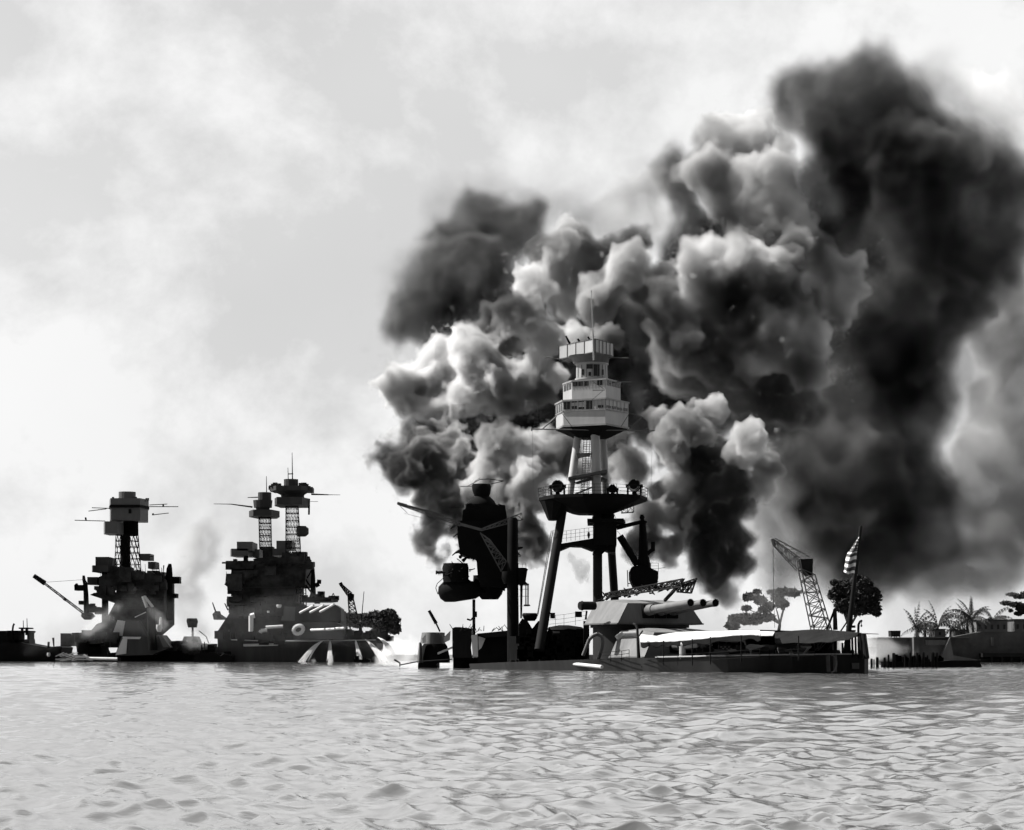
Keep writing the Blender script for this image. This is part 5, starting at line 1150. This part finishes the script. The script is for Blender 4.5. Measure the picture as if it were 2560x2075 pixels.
# ---------------------------------------------------------------- water
def build_water():
    # rows get wider apart with distance from the shore we stand on; waves are a sum of many trains
    rows = [13.0]
    while rows[-1] < 620: rows.append(rows[-1] * 1.0038)
    rows = np.array(rows); nx = 1000
    t = np.linspace(-1, 1, nx)
    half = rows * 0.34 + 3
    X = t[None, :] * half[:, None]; Y = np.repeat(rows[:, None], nx, 1)
    Xo, Yo = X.copy(), Y.copy(); Z = np.zeros_like(X)
    r = np.random.default_rng(3)
    cell = np.maximum(rows * 0.0038, half * 2 / nx)[:, None] * np.ones_like(X)
    for i in range(130):
        lam = 0.16 * (4.5 / 0.16) ** r.random()
        k = 2 * math.pi / lam
        th = r.normal(math.radians(-100), math.radians(40))
        ph = r.random() * 6.283
        amp = WAVE_A * lam ** 0.95 * (1.0 if lam < 2 else (2 / lam) ** 0.8)
        amp *= 1.75 if lam < 0.9 else 0.8
        dx, dy = math.cos(th), math.sin(th)
        fade = np.clip((lam / cell - 2.2) / 2.5, 0, 1)
        # patches of rougher and calmer water
        patch = 0.75 + 0.45 * np.sin(Xo * 0.11 * r.uniform(.5, 1.5) + r.random() * 6) * np.sin(Yo * 0.07 * r.uniform(.5, 1.5) + r.random() * 6)
        a = amp * fade * patch
        arg = k * (dx * Xo + dy * Yo) + ph
        s = np.sin(arg); c = np.cos(arg)
        Z += a * s
        X += 0.85 * a * dx * c; Y += 0.85 * a * dy * c
    # flat skirt out to the horizon and round the viewer
    V = np.stack([X, Y, Z], -1).reshape(-1, 3)
    ny = len(rows)
    idx = np.arange(ny * nx).reshape(ny, nx)
    F = np.stack([idx[:-1, :-1], idx[:-1, 1:], idx[1:, 1:], idx[1:, :-1]], -1).reshape(-1, 4)
    me = np_mesh('water', V, F)
    o = bpy.data.objects.new('water', me); COL.objects.link(o); tag(o, kind='structure')
    o['label'] = 'choppy harbour water reflecting the pale sky'
    m = bpy.data.materials.new('water'); m.use_nodes = True
    nt = m.node_tree; b = nt.nodes['Principled BSDF']
    b.inputs['Base Color'].default_value = (0.085, 0.085, 0.085, 1)
    b.inputs['Roughness'].default_value = 0.03
    b.inputs['IOR'].default_value = 1.95
    tcn = nt.nodes.new('ShaderNodeTexCoord')
    mpn = nt.nodes.new('ShaderNodeMapping'); mpn.inputs['Scale'].default_value = (1, 2.0, 1)
    nt.links.new(tcn.outputs['Object'], mpn.inputs[0])
    n = nt.nodes.new('ShaderNodeTexNoise'); n.inputs['Scale'].default_value = 4.5
    n.inputs['Detail'].default_value = 5; n.inputs['Roughness'].default_value = 0.6
    nt.links.new(mpn.outputs[0], n.inputs['Vector'])
    n3 = nt.nodes.new('ShaderNodeTexNoise'); n3.inputs['Scale'].default_value = 0.5; n3.inputs['Detail'].default_value = 4
    nt.links.new(mpn.outputs[0], n3.inputs['Vector'])
    b0 = nt.nodes.new('ShaderNodeBump'); b0.inputs['Distance'].default_value = 0.04; b0.inputs['Strength'].default_value = 0.5
    nt.links.new(n3.outputs[0], b0.inputs['Height'])
    bn = nt.nodes.new('ShaderNodeBump'); bn.inputs['Distance'].default_value = 0.018; bn.inputs['Strength'].default_value = 0.6
    nt.links.new(n.outputs[0], bn.inputs['Height']); nt.links.new(b0.outputs[0], bn.inputs['Normal'])
    nt.links.new(bn.outputs[0], b.inputs['Normal'])
    me.materials.append(m)
    # the far and side reaches: still one sheet of water to the horizon
    R = 9000
    bed = new_mesh_obj('harbour_bed', [(-R, -400, -1.2), (R, -400, -1.2), (R, R, -1.2), (-R, R, -1.2)], [(0, 1, 2, 3)], m)
    tag(bed, kind='structure'); bed['label'] = 'far reaches of the harbour water out to the horizon'
WAVE_A = 0.0064
build_water()
def z8(x, y, d): return pt(900 + x / 1.2398, 100 + y / 1.2398, d)
def plume(name, label, puffs, D, depth, sigma, albedo, voxel=0.4, seed=1, levels=2, kids=(15, 8, 5), kr=(0.46, 0.42, 0.42),
          disp=1.0, aniso=0.25, rim=None, band=1.6, mottle=0.5, power=0.6, hi=.35, mscale=0.09, mdetail=1.5, ragged=.6, rscale=.7, zf=z8, unit=1 / 1.2398, below=None):
    r = np.random.default_rng(seed)
    cs = []
    for p in puffs:
        x, y, rad = p[:3]; dd = D + (p[3] if len(p) > 3 else r.uniform(-depth, depth))
        R = rad * unit * mpp(D)
        cs.append((np.array(zf(x, y, dd)), R, 0))
    allc = list(cs); cur = cs
    for L in range(levels):
        nxt = []
        for c, R, _ in cur:
            n = kids[L]
            for i in range(n):
                v = r.normal(size=3); v /= np.linalg.norm(v)
                q = kr[L] * r.uniform(0.7, 1.25)
                nxt.append((c + v * R * r.uniform(0.78, 1.0), R * q, L + 1))
        allc += nxt; cur = nxt
    Vs, Fs, off = [], [], 0
    for c, R, L in allc:
        if R < voxel * 0.8: continue
        v, f = ICO3 if L == 0 else ICO2 if L < 3 else ICO1
        Vs.append(v * R + c); Fs.append(f + off); off += len(v)
    me = np_mesh('tmp', np.concatenate(Vs), np.concatenate(Fs))
    o = bpy.data.objects.new('tmp', me); COL.objects.link(o)
    rm = o.modifiers.new('r', 'REMESH'); rm.mode = 'VOXEL'; rm.voxel_size = voxel; rm.use_smooth_shade = True
    for k, (sz, st) in enumerate(((7.0, 2.2), (2.6, 1.6), (1.1, 0.9), (0.6, 0.4))):
        t = bpy.data.textures.new('smoke_bulges', 'CLOUDS'); t.noise_scale = sz; t.noise_depth = 3
        t.noise_basis = 'BLENDER_ORIGINAL' if k == 0 else 'VORONOI_F1'
        dm = o.modifiers.new('d', 'DISPLACE'); dm.texture = t; dm.texture_coords = 'GLOBAL'
        dm.strength = st * disp * (1 if k == 0 else -1); dm.mid_level = 0.5 if k == 0 else 0.35
    dg = bpy.context.evaluated_depsgraph_get()
    me2 = bpy.data.meshes.new_from_object(o.evaluated_get(dg))
    me2.name = name
    me2 = drop_cavities(me2)
    bpy.data.objects.remove(o); bpy.data.meshes.remove(me)
    me2.materials.clear(); ms = smoke_mat(name, sigma, albedo, aniso, rim, mottle, mscale, power, band, hi, mdetail, ragged, rscale); me2.materials.append(ms)
    ob = bpy.data.objects.new(name, me2); COL.objects.link(ob)
    fog(ob, ms, voxel * 1.07, band)
    tag(ob, label, 'smoke', kind='stuff')
    return ob



BLK = dict(rim=.16, band=3.2, power=1.1, mottle=.6, hi=3, mscale=.06, mdetail=3, ragged=1.5, rscale=.24)
PUFF = dict(levels=3, rim=.68, band=2.2, power=.6)
plume('smoke', 'soft black oil smoke rising in a broad column above the shore trees',
      [(1400,130,110),(1540,140,140),(1700,240,160),(1860,370,150),(1950,520,140),(1530,330,160),(1700,480,220),(1420,270,100),(1420,480,130),
       (1850,660,190),(1600,650,220),(1720,860,200),(1560,900,200),(1650,1060,190),(1480,1150,180),(1400,1300,150),(1330,1180,150),(1300,1000,150),
       (1600,1280,180),(1450,1450,170),(1620,1480,180),(1740,1420,160),(1700,1580,130),(1550,1620,130),(1820,1560,110),(1340,1450,90),(1780,1180,110),(1980,680,120),(1940,400,120),(1880,820,120),(1640,140,120),(1330,190,110),(1350,110,80),(1300,270,70),(2040,450,110),(2060,600,110),(2000,330,90)],
      345, 6, 0.34, 0.035, voxel=0.75, seed=2, disp=1.6, **BLK)
plume('smoke', 'black smoke hanging behind the paler puffs in the middle of the fire',
      [(1000,450,100),(950,400,80),(1150,640,120),(1050,640,110),(1280,640,110),(1000,760,110),(850,880,130),(700,880,130),(560,880,110),(950,1000,150),
       (1100,1040,150),(1250,1150,120),(650,1000,120),(480,980,110),(350,1120,110),(300,1240,120),(180,1270,80),(450,1220,120),(600,1150,120),(750,1120,120),(900,1180,110),
       (1050,1280,100),(620,1300,70),(500,1400,90),(350,1380,90),(700,700,90),(760,780,90)],
      318, 4, 0.5, 0.035, voxel=0.6, seed=12, disp=1.3, **BLK)
plume('smoke', 'mid grey smoke filling the sky right of the black column',
      [(2000,950,130),(2080,850,140),(1960,1120,120),(2060,1150,150),(1950,1300,120),(2060,1350,130),(1900,1450,110),(2020,1520,110),(1980,700,90),(2080,1550,90),(1880,1250,100),(1830,1400,110),(2080,1000,120),(2000,820,90)],
      362, 5, 0.24, 0.34, voxel=0.68, seed=3, disp=1.6, rim=.85, band=3, mottle=.5, power=1.2, ragged=2.5, rscale=.2)
plume('smoke', 'white wisps at the upper right edge of the black column',
      [(1960,170,90),(2040,250,80),(1880,120,60),(2060,360,60),(1780,110,60)],
      350, 4, 0.10, 0.85, voxel=0.75, seed=33, disp=1.6, rim=.9, band=3, mottle=.2, power=1.2, ragged=2, rscale=.25)
plume('smoke', 'tall grey billowing smoke leaning against the black column',
      [(1150,310,100),(1080,390,70),(1230,330,90),(1290,400,80),(1180,460,110),(1260,540,110),(1110,500,70),
       (1330,560,80),(1390,660,80),(1480,720,70),(1540,700,50),(1520,770,60),(1450,820,80),(1040,400,60)],
      306, 5, 0.6, 0.55, voxel=0.36, seed=4, **PUFF)
plume('smoke', 'dark soft smoke at the upper left of the fire',
      [(300,600,110),(400,540,110),(480,590,110),(250,720,120),(350,720,150),(150,830,110),(250,850,130),(420,800,130),(560,510,70),(110,900,70)],
      318, 6, 0.4, 0.035, voxel=0.6, seed=5, disp=1.4, **BLK)
plume('smoke', 'big bright puff of smoke to the right of the mast top',
      [(1100,740,120),(1200,710,95),(1300,720,85),(1045,700,70),(1170,820,140),(1270,830,130),(1330,930,120),(1390,1040,70),(1200,950,130)],
      292, 5, 1.0, 0.62, voxel=0.33, seed=6, **PUFF)
plume('smoke', 'belly of the big puff right of the mast top, black smoke and shade in its colour',
      [(1340,640,70),(1400,780,70),(1050,930,110),(1130,1030,120),(1260,1080,120),(1350,1130,90),(1000,1010,100),(960,880,70)],
      296, 4, 0.6, 0.14, voxel=0.45, seed=26, rim=.5, band=3, power=.8, levels=3)  # black smoke, with the shade under the puff put into its colour
plume('smoke', 'grey smoke boiling up behind the mast top',
      [(650,640,95),(590,720,95),(710,700,95),(530,780,70),(740,790,80),(640,800,80),(830,690,80),(890,760,80),(860,620,60),(950,830,80),(1000,920,70)],
      288, 5, 0.9, 0.48, voxel=0.3, seed=7, **PUFF)
plume('smoke', 'crisp pale smoke puffs rolling out to the left of the mast',
      [(500,860,75),(430,910,85),(340,960,85),(250,1020,85),(160,1090,85),(100,1060,60),(560,930,60),(620,920,55),(680,915,50),(760,920,52),
       (540,1010,60),(480,1040,65),(400,1060,80),(330,1110,75),(610,1040,55),(560,1090,55),(450,1130,60),(220,1150,75)],
      272, 5, 1.4, 0.6, voxel=0.23, seed=8, **PUFF)
plume('smoke', 'dark cored smoke puffs above the fallen mast',
      [(200,1250,90),(170,1320,80),(260,1300,100),(120,1290,60),(80,1300,60),(230,1400,75),(330,1330,70),(300,1390,60),(280,1440,60),
       (230,1500,55),(200,1560,55),(240,1610,45)],
      266, 5, 1.4, 0.14, voxel=0.23, seed=9, **PUFF)
plume('smoke', 'pale smoke puffs close behind the funnel cap of the fallen mast',
      [(420,1250,75),(400,1340,80),(500,1280,65),(520,1350,80),(560,1300,55),(480,1420,80),(350,1420,60),(610,1300,65),(650,1250,50),
       (330,1500,75),(400,1560,80),(500,1500,75),(540,1560,60),(590,1230,50),(680,1330,50)],
      258, 5, 1.4, 0.55, voxel=0.23, seed=19, **PUFF)
plume('smoke', 'bright rimmed smoke puffs right of the mast platform',
      [(930,1180,55),(1000,1160,55),(1090,1150,45),(1050,1210,55),(960,1240,60),(1210,1240,60),(1250,1310,50),(1240,1380,50),(1180,1280,60),
       (1000,1400,65),(930,1420,55),(890,1470,65),(870,1550,60),(960,1470,60),(1010,1520,55),(800,1240,60),(850,1320,60),(760,1330,55),(950,1580,60)],
      260, 4, 1.3, 0.52, voxel=0.23, seed=10, **PUFF)
plume('smoke', 'black smoke column low on the right of the mast platform',
      [(960,1270,70),(1060,1270,80),(1150,1300,70),(1150,1370,80),(1080,1350,90),(1180,1430,70),(1120,1440,90),(1150,1550,80),(1170,1620,60),
       (1080,1560,90),(1040,1480,70),(1100,1660,70),(1130,1730,50)],
      264, 3, 1.0, 0.05, voxel=0.32, seed=21, rim=.3, band=2, power=.7, levels=3)
# thin outer smoke that softens the black masses
plume('smoke', 'thin grey fringe round the black column at the right',
      [(1340,110,120),(1480,90,140),(1700,190,190),(1900,300,190),(2010,480,170),(1350,280,110),(1960,720,170),(1850,900,200),(1780,1100,190),(1500,1300,200),
       (1350,1400,130),(1700,1350,210),(1850,1500,170),(1620,1560,180),(1450,1560,150),(1900,1620,120),(1300,1550,110)],
      345, 5, 0.05, 0.22, voxel=1.1, seed=31, disp=1.8, rim=.6, band=5, power=1.2, mottle=.6, ragged=3, rscale=.15)
plume('smoke', 'thin grey fringe round the dark smoke at the upper left',
      [(280,560,120),(400,500,130),(520,540,120),(200,700,120),(110,820,110),(230,860,140),(600,500,100),(700,540,100),(60,1050,90),(60,1280,90),(900,400,110),(1000,330,90),(820,560,90)],
      318, 5, 0.05, 0.3, voxel=1.0, seed=32, disp=1.8, rim=.6, band=5, power=1.2, mottle=.6, ragged=3, rscale=.15)
# steam and drifting smoke low over the water
STM = dict(band=4, power=1.2, mottle=.1, ragged=2, rscale=.25)
plume('mist', 'white steam drifting low behind the wreck',
      [(250,1500,150),(420,1560,120),(600,1500,140),(800,1480,130),(150,1600,110),(330,1640,110),(900,1560,110),(520,1650,110),(1000,1450,120)],
      300, 4, 0.09, 0.97, voxel=0.9, seed=41, disp=1.6, zf=z3, unit=1/3.156, **STM)
plume('mist', 'white steam drifting past the mooring piles at the right',
      [(320,1000,170),(480,980,160),(620,1020,150),(780,1060,130),(900,1080,100),(1060,1050,60),(400,1150,120),(650,1160,100),(200,950,200)],
      330, 4, 0.2, 0.97, voxel=0.7, seed=42, disp=1.2, zf=z7, unit=1/4.656, **STM)
plume('smoke', 'patch of grey smoke hanging between the two far battleships',
      [(1500,720,150),(1380,700,110),(1330,850,130),(1450,900,150),(1300,1020,120),(1400,1120,130),(1560,640,110),(1260,1150,100),(1350,1300,120),(1470,1380,110)],
      540, 6, 0.11, 0.45, voxel=1.2, seed=43, disp=2.2, zf=z1, unit=1/2.893, band=6, power=1.2, mottle=.4)
plume('mist', 'thin pale smoke curling round the far left battleship',
      [(760,1260,80),(700,1330,80),(840,1200,70),(1180,1330,70),(1280,1400,80),(1400,1440,90),(640,1380,70),(560,1480,60),(1500,1440,80),(1120,1240,60)],
      462, 4, 0.07, 0.9, voxel=0.8, seed=44, disp=1.5, zf=z1, unit=1/2.893, band=4, power=1.5, mottle=.2)

plume('mist', 'thin white steam hanging in front of the shore trees behind the stern crane',
      [(300,1000,120),(480,880,120),(650,900,120),(820,880,120),(560,1000,130),(760,1000,130),(300,1100,150),(480,1130,150),(650,1120,150),(850,1130,150),(1050,1180,130),(1250,1220,120),(1450,1230,110)],
      325, 3, 0.02, 0.9, voxel=0.8, seed=45, disp=1.5, zf=z6, unit=1/3.694, band=4, power=1.2, mottle=.1)

plume('smoke', 'grey smoke veil spreading low between the fire and the right edge',
      [(1290,1330,130),(1270,1470,120),(1340,1580,130),(1230,1400,90),(1450,1620,130),(1600,1660,130),(1750,1660,130),(1900,1620,140),(2020,1620,120),(1960,1500,120),(2080,1480,120),(1480,1500,130),(1230,1560,90),(1300,1690,90)],
      356, 5, 0.22, 0.30, voxel=0.9, seed=52, disp=1.8, rim=.55, band=5, power=1.1, mottle=.5, ragged=2, rscale=.2)
plume('mist', 'white spray drifting off the foot of the hose jets',
      [(850,1600,50),(940,1600,40),(1060,1600,40),(1280,1590,40),(1430,1590,70),(1520,1560,80),(1580,1600,70),(1640,1520,80),(1560,1480,60)],
      432, 2, 0.22, 0.97, voxel=0.6, seed=53, disp=1.0, zf=z2, unit=1/2.893, band=2.5, power=1.2, mottle=.1, ragged=1.2, rscale=.4)

plume('smoke', 'soft grey smoke lying in the gap between the two upper plumes',
      [(850,480,100),(770,550,90),(900,570,100),(840,640,80),(960,340,70),(690,560,70)],
      314, 4, 0.16, 0.5, voxel=0.7, seed=61, disp=1.6, rim=.7, band=3.5, power=1.1, mottle=.5, ragged=1.6, rscale=.25)
plume('smoke', 'small grey puff of smoke seen low between the tripod legs',
      [(620,850,90),(560,790,60),(680,920,70),(640,960,50),(540,720,45)],
      252, 2, 0.45, 0.35, voxel=0.4, seed=62, disp=1.0, zf=z5, unit=1/3.157, rim=.7, band=2, power=1.1, mottle=.5)

plume('mist', 'thin haze of smoke drifting in front of the two far battleships',
      [(350,1430,200),(650,1300,220),(950,1250,230),(1250,1300,220),(1550,1300,230),(1850,1280,230),(2150,1250,230),(2450,1350,220),(2700,1430,180)],
      415, 4, 0.004, 0.92, voxel=1.2, seed=71, disp=2.0, zf=z1, unit=1/2.893, band=5, power=1.1, mottle=.3, ragged=2.5, rscale=.12)
